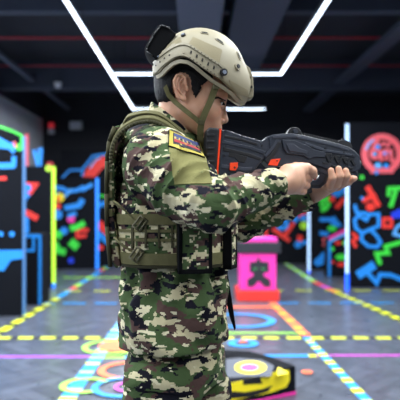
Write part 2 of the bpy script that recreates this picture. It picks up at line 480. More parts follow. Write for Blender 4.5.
# ---- small fittings at the back left
M_WHITE = mat('white_plastic', 'c6cdd8', .5)
c = at(58, 86, 10.0)
t = thing('ceiling_speaker', 'small white round fitting hanging below the dark beam at left', 'speaker', c)
cyl('body', c+Vector((0, 0, -.03)), c+Vector((0, 0, .06)), .05, M_WHITE, t, r2=.07); cyl('drop_rod', c+Vector((0, 0, .06)), (c.x, c.y, ZC), .008, M_DUCT, t, 8)
c = at(76, 125.5, 13.22)
t = thing('wall_box', 'white rectangular box high on the dark rear wall', 'wall box', c)
box('cover', c+Vector((-.14, -.05, -.09)), c+Vector((.14, .075, .09)), M_WHITE, t, .01)
c = at(51, 128, 13.22)
t = thing('wall_alarm', 'small red and white alarm unit on the dark rear wall', 'alarm', c)
box('red_lens', c+Vector((-.05, -.05, .0)), c+Vector((.06, .075, .12)), emit('alarm_red', 'd0303c', .4), t, .01)
box('white_base', c+Vector((-.06, -.05, -.14)), c+Vector((.07, .08, -.01)), M_WHITE, t, .01)

# ------------------------------------------------------------------ fluorescent paints
def paint(name, c, e=0.35):
    return emit('uv_paint_'+name, c, e) if e else mat('paint_'+name, c, .6)
P = {'blue': mat('paint_blue', '1f8fee', .5), 'red': mat('paint_red', 'f0362c', .5), 'green': mat('paint_green', '3fe043', .5),
     'lime': mat('paint_lime', 'b6f03a', .5), 'pink': mat('paint_pink', 'f23ba6', .5), 'orange': mat('paint_orange', 'ff8a2a', .5),
     'yellow': mat('paint_yellow', 'fbe51e', .5), 'deep': mat('paint_deep_blue', '1a3fe0', .5), 'black': mat('paint_black', '101014', .6),
     'sky': mat('paint_sky', '5fb4ff', .5), 'rose': mat('paint_rose', 'f4626e', .5), 'grey': mat('paint_grey', '4d525e', .6)}
M_BOARD = mat('black_board', '0d1017', .75, var=.1, vscale=3, spec=.12)
class Board:
    """a free-standing board; its painted marks are laid out on its front face"""
    def __init__(s, name, label, p0, p1, top0, top1, y0, y1=None, th=.06, cat='game wall', group=None):
        y1 = y0 if y1 is None else y1
        s.a = at(p0, 0, y0); s.b = at(p1, 0, y1); s.a.z = s.b.z = 0
        s.n = Vector((s.b.y-s.a.y, -(s.b.x-s.a.x), 0)).normalized()      # towards the room
        s.t = thing(name, label, cat, (s.a+s.b)/2, group)
        za, zb = at(p0, top0, y0).z, at(p1, top1, y1).z; s.za, s.zb = za, zb
        bm = bmesh.new(); add_extrude(bm, [s.a, s.b, Vector((s.b.x, s.b.y, zb)), Vector((s.a.x, s.a.y, za))], -s.n*th)
        bmobj('panel', bm, M_BOARD, s.t); s.th = th; s.k = 0
    def pt(s, px, py, off=0.0):
        d = at(px, py, 1.0) - CAM
        t = (s.a - CAM).dot(s.n) / d.dot(s.n)
        return CAM + d*t + s.n*off
    def scale(s, px, py): return s.pt(px, py).y / F
    def stroke(s, col, w, *pts, name='painted_mark', closed=False):
        off = .002 + .0006*(s.k % 12); s.k += 1
        Q = [s.pt(x, y, off) for x, y in pts]; r = s.scale(*pts[0])*w/2; n = len(Q)
        L_, R_ = [], []
        for i, q in enumerate(Q):
            p0 = Q[i-1] if (i or closed) else None; p1 = Q[(i+1) % n] if (i < n-1 or closed) else None
            d0 = (q-p0).normalized() if p0 is not None else None; d1 = (p1-q).normalized() if p1 is not None else None
            d0 = d0 if d0 is not None else d1; d1 = d1 if d1 is not None else d0
            e0, e1 = d0.cross(s.n), d1.cross(s.n); e = e0+e1
            e = e0.copy() if e.length < .2 else e.normalized(); m_ = r / max(e.dot(e0), .55)
            k_ = Vector() if closed or 0 < i < n-1 else (d1*-r*.25 if i == 0 else d0*r*.25)
            L_.append(q - e*m_ + k_); R_.append(q + e*m_ + k_)
        bm = bmesh.new(); v = -s.n*(off-.0003)
        A_ = [[bm.verts.new(x) for x in row] for row in (L_, R_, [x+v for x in L_], [x+v for x in R_])]
        for i in range(n if closed else n-1):
            j = (i+1) % n
            for a, b in ((0, 1), (1, 3), (3, 2), (2, 0)): bm.faces.new((A_[a][i], A_[a][j], A_[b][j], A_[b][i]))
        if not closed:
            for i in (0, n-1): bm.faces.new((A_[0][i], A_[1][i], A_[3][i], A_[2][i]))
        return bmobj(name, bm, P[col], s.t)
    def _disc(s, bm, q, r, vec, rx=1.0):
        X = Vector((-s.n.y, s.n.x, 0)); add_extrude(bm, [q + X*math.cos(t)*r*rx + Vector((0, 0, math.sin(t)*r)) for t in [2*math.pi*i/20 for i in range(20)]], vec)
    def dot(s, col, px, py, r, rx=1.0):
        off = .002 + .0006*(s.k % 12); s.k += 1
        bm = bmesh.new(); s._disc(bm, s.pt(px, py, off), s.scale(px, py)*r, -s.n*(off-.0003), rx)
        return bmobj('painted_dot', bm, P[col], s.t)
    def poly(s, col, *pts):
        off = .002 + .0006*(s.k % 12); s.k += 1
        bm = bmesh.new(); add_extrude(bm, [s.pt(x, y, off) for x, y in pts], -s.n*(off-.0003))
        return bmobj('painted_shape', bm, P[col], s.t)
    def ring(s, col, px, py, r, w, a0=0, a1=360):
        n = 28; full = (a1-a0) >= 360
        pts = [(px + r*math.cos(math.radians(a0+(a1-a0)*i/n)), py + r*math.sin(math.radians(a0+(a1-a0)*i/n))) for i in range(n if full else n+1)]
        return s.stroke(col, w, *pts, name='painted_ring', closed=full)
    def edge(s, px, z0, z1, m, w=.05, name='edge_strip'):
        c = s.pt(px, 200); c.z = 0; X = Vector((-s.n.y, s.n.x, 0))*w/2
        if X.x < 0: X = -X
        bm = bmesh.new(); add_extrude(bm, [c-X+s.n*.004, c+X+s.n*.004, c+X-s.n*(s.th+.004), c-X-s.n*(s.th+.004)], Vector((0, 0, z1-z0)))
        bmesh.ops.translate(bm, verts=bm.verts, vec=(0, 0, z0))
        return bmobj(name, bm, m, s.t)
def fy(py): return CH*F/(py-VY)
M_EB = emit('edge_glow_blue', '2a86ff', .9); M_EL = emit('edge_glow_lime', 'b9f53c', .8); M_EP = emit('edge_glow_pale', '4a7ab0', .08)
M_TUBE = emit('tube_white', 'b0d2fa', 1.05); M_TUBEB = emit('tube_blue', '1c5cff', 1.4)

# left side ------------------------------------------------
b = Board('game_wall', 'nearest black board at far left with blue marks and pale blue edge', -75, 23, 103, 136, fy(317), fy(316))
b.stroke('green', 1.8, (-40, 113), (7, 129), (21.5, 135.5), (21.5, 146))
b.stroke('blue', 6, (-14, 146), (-2, 145), (6, 146), (14, 145.5)); b.stroke('blue', 4, (-3, 138), (6, 143), (14, 152))
b.dot('green', 19, 147.5, 3.4); b.stroke('rose', 2.6, (14.2, 142), (16, 147))
b.stroke('blue', 6, (-15, 166), (14, 165.5)); b.stroke('blue', 4.5, (14, 157), (13.8, 166))
b.stroke('red', 3.4, (-6, 178.5), (6, 178.3))
b.dot('blue', 1, 234, 2.4); b.dot('blue', 12, 234, 2.7); b.dot('blue', -10, 234, 2.7)
b.poly('blue', (-40, 251), (22.6, 250), (22.6, 258.5), (11, 260), (4, 270.5), (-40, 274))
b.edge(23.6, 0, b.zb, M_EP, .022)
b = Board('low_game_block', 'low black block with a blue outlined frame beside the nearest left board', 21, 41.5, 234, 234, fy(305), th=.4)
b.stroke('blue', 3.6, (21, 236), (40.4, 236)); b.stroke('blue', 3.0, (40, 236), (39.9, 304)); b.stroke('blue', 2.6, (23, 250.5), (33.5, 250.5), (33.5, 238))
b = Board('game_wall', 'black board with red triangle and lime green glowing edge', 20, 54, 166, 166, fy(288))
b.poly('red', (25, 182), (39.5, 183), (31, 195), (26, 193)); b.dot('blue', 27.5, 188, 4); b.poly('red', (24, 208), (39, 216), (36, 221), (24, 214)); b.stroke('blue', 5, (24, 199), (28, 194))
b.stroke('blue', 5, (26, 218), (26.5, 236)); b.poly('lime', (41, 262), (44, 261), (47.5, 267), (44, 274), (41, 271)); b.dot('red', 41.5, 247, 2.6, .6)
b.edge(53.2, .07, b.za-.01, M_EL, .038); b.edge(53.2, 0, .07, M_EB, .038, 'edge_strip')
b.dot('lime', 48.6, 168.5, 3.2); 
c = b.pt(50, 163.5); c.z = b.za
tag(box('block_cap', c+Vector((-.05, -.0, 0)), c+Vector((.035, .06, .06)), mat('cap_red', 'a8262e', .5)), 'small dark red block sitting on the lime edged board', 'block')
def upright(label, x0, y0, x1, y1, w, m, Y):
    p, q = at(x0, y0, Y), at(x1, y1, Y); d = (q-p).normalized(); e = Vector((-d.z, 0, d.x))*w/2
    bm = bmesh.new(); add_extrude(bm, [p-e, q-e, q+e, p+e], Vector((0, .04, 0)))
    bmobj('painted_slat', bm, m, b.t)
upright('red slat rising in front of the pale left wall', 26.2, 134, 26.2, 166, .045, P['rose'], fy(288)+.07)
upright('left slanted blue slat in front of the pale left wall', 34.0, 150, 38.0, 166, .06, P['blue'], fy(288)+.07)
upright('right slanted blue slat in front of the pale left wall', 40.5, 148, 39.0, 166, .06, P['blue'], fy(288)+.12)

b5 = Board('game_wall', 'tall rear board with red and blue arrow along its top, left of the person', 61, 132, 150, 150, 12.3)
b5.poly('red', (83, 177), (95, 177), (103, 167.5), (132, 167.5), (132, 156), (106, 156), (96, 158), (86, 170))
b5.stroke('blue', 2.2, (132, 153.5), (104, 154.5), (93, 156), (82, 170), (70, 170), (62, 178)); b5.stroke('blue', 2.2, (82, 176), (83, 171)); b5.stroke('sky', 1.6, (100, 158), (96, 159), (90, 168))
b5.stroke('green', 2.2, (100, 196), (118, 196)); b5.stroke('blue', 5, (99, 205), (106, 203)); b5.dot('red', 110, 202, 2.6); b5.dot('green', 110, 216, 3); 
b5.stroke('red', 8, (99, 224), (118, 240)); b5.stroke('blue', 6, (98.5, 234), (112, 245)); b5.dot('red', 101, 247.5, 2.8); b5.stroke('blue', 3, (113, 222), (114, 232))
b4 = Board('game_wall', 'rear board covered in coloured blobs with a blue right edge', 50, 97.5, 178, 178, fy(269))
b4.stroke('blue', 4, (55.5, 187), (64, 189), (69, 193)); b4.stroke('blue', 4, (66, 192), (78, 190), (84, 187)); b4.stroke('blue', 4, (82, 190), (92, 184.5)); b4.stroke('sky', 2, (57, 193), (66, 196), (71, 189))
b4.stroke('blue', 5.5, (65, 208), (79, 205.5), (82.5, 200)); b4.dot('yellow', 60, 197.5, 4.4); b4.dot('orange', 58.5, 199, 2.8); b4.dot('red', 57.5, 206, 3.4); b4.dot('pink', 71, 219, 4)
b4.dot('blue', 57.5, 214.5, 5); b4.stroke('blue', 4, (68, 216), (76, 213.5)); b4.stroke('green', 6, (71, 228.5), (77, 227), (84, 223)); b4.dot('blue', 64, 231, 4)
b4.stroke('red', 3.6, (76.5, 231), (88, 230)); b4.stroke('red', 3.6, (77, 237), (86, 235.5)); b4.stroke('red', 3, (77, 231), (77.3, 237))
b4.stroke('green', 7, (56, 233), (61, 236)); b4.stroke('green', 8, (71, 242), (77, 247)); b4.stroke('green', 6.5, (55, 244), (59, 251), (65, 252)); b4.dot('deep', 71, 260.5, 3)
b4.edge(97, 0, b4.zb, M_EB, .05)

# right side -----------------------------------------------
r3 = Board('game_wall', 'rear board with red and blue marks seen just above the pink pedestal', 240, 309, 168, 168, 12.9)
r3.dot('red', 296, 206, 3.4); r3.stroke('red', 5, (308, 207), (300, 217)); r3.stroke('blue', 6.5, (286.5, 211), (297, 220.5)); r3.ring('blue', 282.5, 224, 4.3, 4.4)
r3.stroke('red', 4, (273, 229), (289, 240.5)); r3.stroke('red', 4, (293.5, 223), (284, 237)); r3.dot('lime', 304, 225.5, 4); r3.dot('blue', 303.5, 218, 3.4)
r3.stroke('red', 5, (300, 236), (299.5, 241)); r3.dot('blue', 298, 244.5, 3.6); r3.stroke('blue', 4, (302, 243), (308, 242)); r3.stroke('red', 3, (266, 226), (266, 240)); r3.dot('rose', 282, 214, 2.6)
r3.stroke('blue', 4, (252, 222), (253, 232))
r2 = Board('game_wall', 'black board between the two glowing tubes with a green clover mark', 309.5, 350, 150, 150, fy(270))
for dx, dy in ((0, 0), (-4, -1), (4, -2), (-1, -4), (3, 4), (-3, 4), (1, 7.5), (-2, 9)): r2.dot('green', 325+dx, 200.5+dy, 2.5)
r2.dot('red', 332, 199, 3.2); r2.stroke('red', 4.6, (344, 199), (336.5, 207.5)); r2.dot('blue', 337, 190.5, 6.4); r2.dot('blue', 331, 187, 3.5); r2.dot('blue', 343, 189, 4)
r2.stroke('blue', 4, (320, 219.5), (334, 219.5), (340, 226)); r2.poly('blue', (327, 219), (335, 216), (341, 227), (333, 226)); r2.dot('green', 332, 228.5, 3, 1.5); r2.dot('red', 342, 232, 3); r2.stroke('lime', 3, (336, 243), (345, 241))
r2.stroke('blue', 6.5, (316, 264), (325, 254.5)); r2.stroke('blue', 5, (318, 258), (322, 264)); r2.stroke('blue', 4, (320, 233), (328, 234)); r2.dot('rose', 325, 240, 2.6); r2.stroke('rose', 3.4, (328, 239), (324, 246))
rb = Board('low_game_block', 'low black block with pink sloping top edge in front of the clover board', 328, 352, 240, 227, fy(277), th=.3)
rb.stroke('pink', 3.0, (329, 238.5), (346, 230)); rb.stroke('sky', 2.4, (329, 242), (345, 234)); rb.stroke('blue', 2.6, (329.4, 242), (329.4, 276))
rb.dot('green', 341, 257, 3.2, 1.7); rb.dot('red', 341, 264.5, 2.2, 1.9); rb.dot('green', 332.5, 249, 2); rb.dot('green', 344.5, 243, 2.2); rb.dot('red', 338, 243, 2, 1.6); rb.dot('red', 333, 262, 1.6)
r1 = Board('game_wall', 'large right board with a red ring emblem and blue hammer mark', 349.5, 475, 122, 122, fy(287.5))
r1.ring('rose', 382, 154, 17.5, 6.2, 125, 415); r1.stroke('rose', 5.5, (371, 170.5), (393, 170.5)); r1.stroke('rose', 5.8, (371.8, 168.5), (366, 161)); 
r1.ring('sky', 382, 154, 16.5, 2, 195, 240)
r1.ring('rose', 375.2, 154, 4.4, 3.2); r1.stroke('rose', 3.2, (372, 150), (375, 143.5), (379, 141.5)); r1.stroke('rose', 3, (381.5, 161), (381.5, 151.5), (386, 150), (386.5, 160)); r1.stroke('rose', 3, (386.5, 151), (391, 150.5), (391.5, 161), (397, 161.5))
r1.stroke('rose', 2.6, (380, 146), (384, 143), (388, 146), (390, 143)); r1.dot('blue', 377.5, 147, 2.6); r1.dot('sky', 374.5, 154, 1.9); r1.dot('blue', 384.5, 153.5, 1.8); r1.dot('blue', 390.5, 153, 1.9); r1.dot('sky', 378, 166, 3.4); r1.dot('blue', 386, 166, 2.4); r1.dot('blue', 376.5, 172.5, 2)
r1.dot('green', 361.8, 177.4, 2.2)
r1.stroke('red', 5.2, (367.5, 187), (378.5, 206)); r1.stroke('red', 4.6, (363, 201), (375, 194.5)); r1.dot('red', 370.3, 207, 4, 1.1)
r1.stroke('blue', 3.2, (354.6, 205), (357, 213), (367, 213.5)); r1.stroke('blue', 3.2, (360, 214), (354.5, 220), (356, 228), (362, 233), (371, 229), (378.5, 226), (378.5, 214), (369, 214.5), (366.5, 220), (361, 217))
r1.stroke('blue', 3.2, (362, 233), (361.5, 240), (368, 246), (377, 247), (380.5, 242), (376, 235), (371, 230)); r1.dot('blue', 362, 198, 1.6)
r1.stroke('red', 3.2, (352.5, 233), (357, 238), (352.5, 241), (356, 247)); r1.stroke('red', 3.4, (383.6, 218.8), (391.4, 218.8), (391.4, 226.6), (383.6, 226.6), closed=True)
r1.stroke('green', 4, (404, 188), (389, 188.6), (388.6, 196)); r1.stroke('green', 4.2, (396, 189), (393.5, 198), (390.5, 206.5)); r1.poly('deep', (391, 213), (400, 208.5), (406, 209), (404, 218), (392, 218.5))
r1.stroke('sky', 3, (402, 224), (397, 227), (394, 234), (402, 236.5)); r1.stroke('green', 4.2, (404, 241.5), (385.5, 246.5), (388, 253), (376.5, 253.5), (380, 264))
r1.stroke('blue', 8.5, (358.5, 275), (373.5, 265)); r1.stroke('blue', 4.2, (366, 271), (376.5, 283), (380, 274.5), (391, 275), (404, 280.5))
r1.stroke('red', 5, (412, 195), (424, 214)); r1.ring('blue', 436, 236, 9, 4); r1.stroke('green', 5, (415, 262), (428, 250), (446, 258)); r1.stroke('red', 5, (440, 180), (460, 190))
def tube(label, px, Y, py_top, py_split, py_bot, w):
    p = at(px, py_top, Y); t = thing('glow_tube', label, 'light tube', (p.x, Y, 0))
    z1 = at(px, py_split, Y).z; z0 = max(at(px, py_bot, Y).z, .0)
    cyl('white_tube', (p.x, Y, z1), (p.x, Y, p.z), w/2*.8, M_TUBE, t, 20); cyl('blue_base', (p.x, Y, .0), (p.x, Y, z1), w/2*1.05, M_TUBEB, t, 20)
tube('glowing white tube left of the green clover board', 309, fy(272.5)-.05, 176, 271, 272.5, .058)
tube('tall glowing white tube with blue foot at the edge of the right board', 347.2, fy(290), 124, 273, 290, .062)

# pink pedestal ---------------------------------------------
Yp = fy(301.5); 
def pb(x0, x1, y0, y1, dep0=0, dep1=.5):      # px box on the pedestal front
    a = at(x0, y1, Yp); b_ = at(x1, y0, Yp); return Vector((a.x, Yp+dep0, max(a.z, 0))), Vector((b_.x, Yp+dep1, b_.z))
ped = thing('pedestal', 'bright pink pedestal with dark band and red base behind the person', 'pedestal', (at(258, 0, Yp).x, Yp+.25, 0))
M_PINK = mat('pedestal_pink', 'ff3bb2', .45); M_RB = mat('pedestal_red', 'f2382f', .45); M_DG = mat('pedestal_charcoal', '23262f', .6)
lo, hi = pb(237.5, 279.5, 290.5, 301.5, 0, .55); box('base', lo, hi, M_RB, ped, .012)
lo, hi = pb(241, 276.5, 253, 290.5, .03, .5); box('column', lo, hi, M_PINK, ped, .008)
lo, hi = pb(239, 281, 242.5, 253.5, 0, .55); box('band', lo, hi, M_DG, ped, .01)
lo, hi = pb(241.5, 278, 238.0, 242.5, .03, .52); box('top_slab', lo, hi, M_PINK, ped, .01)
cyl('top_disc', (lo.x+.24, Yp+.27, hi.z), (lo.x+.24, Yp+.27, hi.z+.015), .12, mat('disc_grey', '9a8d99', .4), ped, 28)
def inv(pts, m, name, off):
    bm = bmesh.new(); add_extrude(bm, [at(x, y, Yp+.03) + Vector((0, -off, 0)) for x, y in pts], Vector((0, off-.0005, 0)))
    return bmobj(name, bm, m, ped)
inv([(258.6, 256.5), (261, 261.5), (268.5, 262), (269, 271.5), (264, 273), (263.5, 275.5), (270.5, 280), (270.5, 286.8), (264.5, 286.8), (258.6, 281), (253, 286.8), (247.3, 286.8), (247.3, 279.5), (253.6, 275.5), (253, 273), (249.5, 272), (249.5, 262), (256, 261.5)], M_DG, 'black_emblem', .006)
inv([(253, 268.2), (257, 267.6), (257, 269.2), (253.4, 270)], mat('eye_dim_green', '2f8f4a', .5), 'emblem_eye', .009)
inv([(265, 268.2), (261, 267.6), (261, 269.2), (264.6, 270)], mat('eye_dim_green', '2f8f4a', .5), 'emblem_eye', .009)

# foreground prop --------------------------------------------
fp = thing('floor_prop', 'low black wedge prop painted with yellow smile and pink centred ring', 'floor prop', (.35, 3.85, 0))
def onplane(px, py):
    """point where the view direction meets the prop's sloping top"""
    d = at(px, py, 1.0) - CAM; a = math.tan(math.radians(13)); n = Vector((0, a, -1)); p0 = Vector((0, 3.8, .194))
    return CAM + d * ((p0-CAM).dot(n) / d.dot(n))
top = [onplane(*q) for q in ((150, 376), (168, 360), (192, 351.5), (225, 349.5), (250, 350.8), (272, 356.5), (296.5, 369.5))]
fr = [Vector((.690, 3.83, 0)), Vector((.470, 3.72, 0)), Vector((.24, 3.62, 0)), Vector((0, 3.60, 0)), Vector((-.30, 3.78, 0))]
def topz(v): return .194 + math.tan(math.radians(13))*(v.y-3.8)
frt = [Vector((v.x, v.y, topz(v))) for v in fr]
top[-1] = frt[0].copy()
outline = top[:-1] + frt
bm = bmesh.new(); tv = [bm.verts.new(v) for v in outline]; bv = [bm.verts.new((v.x, v.y, 0)) for v in outline]
bm.faces.new(tv); bm.faces.new(bv[::-1])
for i in range(len(tv)):
    j = (i+1) % len(tv); bm.faces.new((tv[i], bv[i], bv[j], tv[j]))
bmobj('body', bm, M_BOARD, fp, bevel=.006)
up = Vector((0, -math.sin(math.radians(13)), math.cos(math.radians(13))))
def ptop(pts, c, off, name):
    bm = bmesh.new(); add_extrude(bm, [onplane(*q) + up*off for q in pts], -up*(off-.0004)); return bmobj(name, bm, P[c], fp)
def ell(cx, cy, rx_, ry_, n=32): return [(cx+rx_*math.cos(2*math.pi*i/n), cy+ry_*math.sin(2*math.pi*i/n)) for i in range(n)]
ptop([(226, 359.5), (240, 358.2), (262, 360.2), (274, 366), (271, 376.5), (226, 378)], 'grey', .003, 'painted_field')
ptop(ell(250.5, 368, 16, 6.6), 'yellow', .005, 'painted_ring'); ptop(ell(249.5, 368.2, 9, 3.4), 'pink', .007, 'ring_centre')
ptop([(277.5, 368), (280, 368.5), (287, 372.5), (288.5, 374), (277, 376)], 'yellow', .0045, 'painted_smile')
def pfront(pts, c, off, name):
    """painted on the front faces, two facets"""
    for (A0, B0) in ((fr[1], fr[0]), (fr[2], fr[1]), (fr[3], fr[2])):
        e = (B0-A0).normalized(); n = Vector((e.y, -e.x, 0)); L = (B0-A0).length
        Q = []
        for q in pts:
            d = at(q[0], q[1], 1.0)-CAM; p = CAM + d*((A0-CAM).dot(n)/d.dot(n)); Q.append(((p-A0).dot(e), p.z))
        # clip to the facet
        def clip(Q, f):
            out = []
            for i in range(len(Q)):
                a, b2 = Q[i-1], Q[i]; fa, fb = f(a), f(b2)
                if (fa >= 0) != (fb >= 0):
                    t = fa/(fa-fb); out.append((a[0]+(b2[0]-a[0])*t, a[1]+(b2[1]-a[1])*t))
                if fb >= 0: out.append(b2)
            return out
        for f in (lambda q: q[0], lambda q: L-q[0], lambda q: q[1]-.004, lambda q: topz(A0.lerp(B0, max(0, min(1, q[0]/L))))-.002-q[1]): 
            Q = clip(Q, f) if len(Q) > 2 else Q
        if len(Q) < 3: continue
        bm = bmesh.new(); add_extrude(bm, [A0 + e*u + Vector((0, 0, z)) + n*off for u, z in Q], -n*(off-.0004))
        bmobj(name, bm, P[c], fp)
pfront([(225, 374), (289, 370), (289.5, 380), (286, 387), (272, 392), (250, 397), (225, 402)], 'yellow', .003, 'painted_smile')
pfront([(242.5, 376), (260, 376), (262, 383.5), (243, 384.5)], 'black', .005, 'painted_gap')
pfront([(225, 391), (245, 392), (262, 389), (272, 385), (268, 391), (252, 396.5), (225, 399)], 'black', .005, 'painted_gap')
pfront([(225, 405), (262, 398.5), (296.5, 391), (296.5, 398), (262, 404), (225, 412)], 'pink', .004, 'pink_foot_line')

# ------------------------------------------------------------------ floor markings
T_ = {'yellow': mat('tape_yellow', 'd6e01c', .5), 'black': mat('tape_black', '1d1f24', .5), 'blue': mat('tape_blue', '1796e6', .45), 'purple': mat('tape_purple', 'a84fe0', .5),
      'lime': mat('tape_lime', '9fe650', .5), 'orange': mat('tape_orange', 'ff7a4a', .5), 'pale': mat('tape_pale', 'a9cfe6', .5), 'magenta': mat('tape_magenta', 'cf4fc8', .5), 'red': mat('tape_red', 'e8444c', .5)}
TZL = [0.0006]
def tape(label, a, b, w, pattern, name='floor_tape', cat='floor tape', world=False):
    """pattern: list of (colour, length); repeated along the line"""
    a = Vector(a) if world else ground(*a); b = Vector(b) if world else ground(*b)
    z = TZL[0]; TZL[0] += .0004
    d = (b-a); L = d.length; d.normalize(); s = Vector((-d.y, d.x, 0))*w/2
    cols = []; bm = bmesh.new(); pos = 0; i = 0
    while pos < L - 1e-4:
        c, l = pattern[i % len(pattern)]; i += 1; e = min(pos+l, L)
        if c is not None:
            if c not in cols: cols.append(c)
            p, q = a + d*pos, a + d*e
            add_extrude(bm, [Vector((v.x, v.y, z)) for v in (p-s, q-s, q+s, p+s)], Vector((0, 0, .0014)), cols.index(c))
        pos = e
    return tag(bmobj(name, bm, [T_[c] for c in cols]), label, cat)
def fring(label, cx, cy, r, w, c, a0=0, a1=360, fill=None):
    z = TZL[0]; TZL[0] += .0004
    o = ground(cx, cy); bm = bmesh.new(); n = 40
    P0 = [(o.x + (r-w/2)*math.cos(math.radians(a0+(a1-a0)*i/n)), o.y + (r-w/2)*math.sin(math.radians(a0+(a1-a0)*i/n))) for i in range(n+1)]
    P1 = [(o.x + (r+w/2)*math.cos(math.radians(a0+(a1-a0)*i/n)), o.y + (r+w/2)*math.sin(math.radians(a0+(a1-a0)*i/n))) for i in range(n+1)]
    for i in range(n):
        add_extrude(bm, [(P0[i][0], P0[i][1], z), (P0[i+1][0], P0[i+1][1], z), (P1[i+1][0], P1[i+1][1], z), (P1[i][0], P1[i][1], z)], Vector((0, 0, .0014)))
    mm = [T_[c]]
    return tag(bmobj('floor_ring', bm, mm), label, 'floor ring')
def gx_(x, y): v = ground(x, y); return (v.x, v.y, 0)
Yd = fy(338)
tape('long yellow and black dashed line crossing the floor by the hem of the jacket', (-4.2+.7, Yd, 0), (5.5, Yd, 0), .085, [('yellow', .145), ('black', .075)], world=True)
tape('purple line crossing the floor at left behind the person', (-3.55, fy(356.8), 0), (-.86, fy(356.8), 0), .052, [('purple', 9)], world=True)
tape('yellow and blue line continuing the purple line behind the person', (-.86, fy(357.5), 0), (-.2, fy(357.5), 0), .06, [('lime', .26), ('blue', .3)], world=True)
tape('blue line with yellow dashes leading right from the floor prop', (.2, fy(356), 0), (1.05, fy(356), 0), .07, [('blue', .2), ('yellow', .13), ('blue', .25)], world=True)
tape('magenta line crossing the floor at the right', (1.05, fy(355.6), 0), (5.5, fy(355.6), 0), .04, [('magenta', 9)], world=True)
tape('yellow dashed line angling back at far left', (-30, 350), (58, 298), .10, [('yellow', .24), ('black', .14)])
tape('blue and red line angling back beyond the yellow dashes at left', (58, 298), (112, 264), .09, [('blue', .8), ('red', .35), ('lime', .4), ('blue', .5), ('lime', .5)])
tape('wide blue dashed line angling up to the left of the legs', (60, 410), (134, 306), .115, [('blue', .17), ('yellow', .07), ('blue', .12), ('pale', .06)])
tape('orange line angling from the pedestal to the yellow crossing line', (272, 303), (306, 336), .10, [('orange', .35), ('yellow', .05)])
tape('blue and yellow dashed line angling forward at lower right', (306, 337.5), (376, 411), .075, [('blue', .13), ('yellow', .11)])
tape('lime line angling back between the right boards', (283, 262), (314, 282), .11, [('lime', .6), ('pale', .2)])
tape('red line in the middle of the right diagonal', (314, 282), (336, 292.5), .10, [('red', .5), ('magenta', .3)])
tape('yellow dashed line angling forward at far right', (336, 292.5), (440, 337), .10, [('yellow', .17), ('black', .1)])
tape('lime line in front of the blue floor ring', (.2, fy(341.7)+.42, 0), (1.16, fy(341.7)+.42, 0), .06, [('lime', 5)], world=True) if False else None
tape('lime line just beyond the long dashed line at right', (.2, fy(333.6), 0), (1.12, fy(333.6), 0), .05, [('lime', 5)], world=True)
tape('short orange line in front of the pedestal', (.25, fy(307.5), 0), (1.0, fy(307.5), 0), .10, [('orange', 5)], world=True)
tape('faint blue dashed line crossing in front of the pedestal at right', (1.1, fy(303.5), 0), (5.6, fy(303.5), 0), .06, [('blue', .3), (None, .12)], world=True)
tape('faint blue dashed line crossing the floor at left', (-2.6, fy(303.8), 0), (.2, fy(303.8), 0), .07, [('blue', .3), (None, .12)], world=True)
tape('faint yellow dashed line crossing at the foot of the right boards', (1.1, fy(291), 0), (5.8, fy(291), 0), .07, [('yellow', .25), (None, .2)], world=True)
tape('faint yellow dashed line crossing the floor far left', (-2.0, fy(291.5), 0), (.1, fy(291.5), 0), .07, [('yellow', .25), (None, .2)], world=True)
tape('faint lime line across the floor near the rear left boards', (-2.4, fy(278), 0), (-.8, fy(278), 0), .10, [('lime', 5)], world=True)
fring('lime green ring on the floor left of the jacket hem', 113, 347.5, .255, .055, 'lime')
fring('solid orange disc inside the lime ring on the floor', 121, 346.5, .11, .2, 'orange')
fring('orange ring on the floor left of the trousers', 129, 371, .215, .06, 'orange')
fring('blue ring on the floor at the bottom left of the legs', 124, 388, .205, .05, 'blue')
fring('small pale ring inside the blue ring at bottom left', 130, 388, .10, .03, 'magenta')
fring('lime hook shape on the floor at bottom left', 85, 386.5, .155, .05, 'lime', 30, 300)
fring('blue ring on the floor in front of the pink pedestal', 240, 321, .36, .09, 'blue')
fring('small blue arc on the floor in front of the lime line', 243, 344.5, .11, .07, 'blue')
fring('small orange dot on the floor beside the small blue arc', 243, 342.5, .02, .04, 'orange')
fring('orange arc curving round the black floor prop', 222, 372, .41, .04, 'orange', -10, 110)
fring('short orange dab on the floor right of the black floor prop', 307, 373.5, .03, .03, 'orange', 0, 360)
# ================================================================== PERSON
YH = 1.52; SH = YH / F
def H(u, v, w=0.0): return ((u-VX)*SH, YH + w*SH, CH - (v-VY)*SH)
YT = 1.57; ST = YT / F
def TX(u): return (u-VX)*ST
def TZ(v): return CH - (v-VY)*ST
A = lambda px, py, Y: tuple(at(px, py, Y))

person = thing('person', 'person in camouflage uniform, tan helmet and olive vest aiming a black toy gun', 'person', (-0.08, 1.57, 0))

# joints (right side is the near side)
RSH = A(160, 164, 1.42); RMID = A(182, 186, 1.33); REL = A(212, 206, 1.235); RWR = A(287, 181, 1.385)
LSH = A(168, 165, 1.72); LEL = A(240, 223, 1.70); LWR = A(313, 193, 1.560)
RHIP = (-0.095, 1.49, 0.86); RKN = (-0.105, 1.46, 0.47); RAN = (-0.145, 1.46, 0.09)
LHIP = (-0.025, 1.66, 0.86); LKN = (0.045, 1.68, 0.47); LAN = (0.045, 1.70, 0.09)

def grid(a, b, s): return np.arange(a, b, s)
xs = np.concatenate([grid(-0.26, -0.13, .005), grid(-0.13, 0.115, .0019), grid(0.115, 0.24, .004), grid(0.24, 0.455, .0021)])
ys = np.concatenate([grid(1.20, 1.36, .004), grid(1.36, 1.625, .0021), grid(1.625, 1.86, .005)])
zs = np.concatenate([grid(0.0, 1.29, .010), grid(1.29, 1.76, .0019)])
B = Vol(xs, ys, zs)
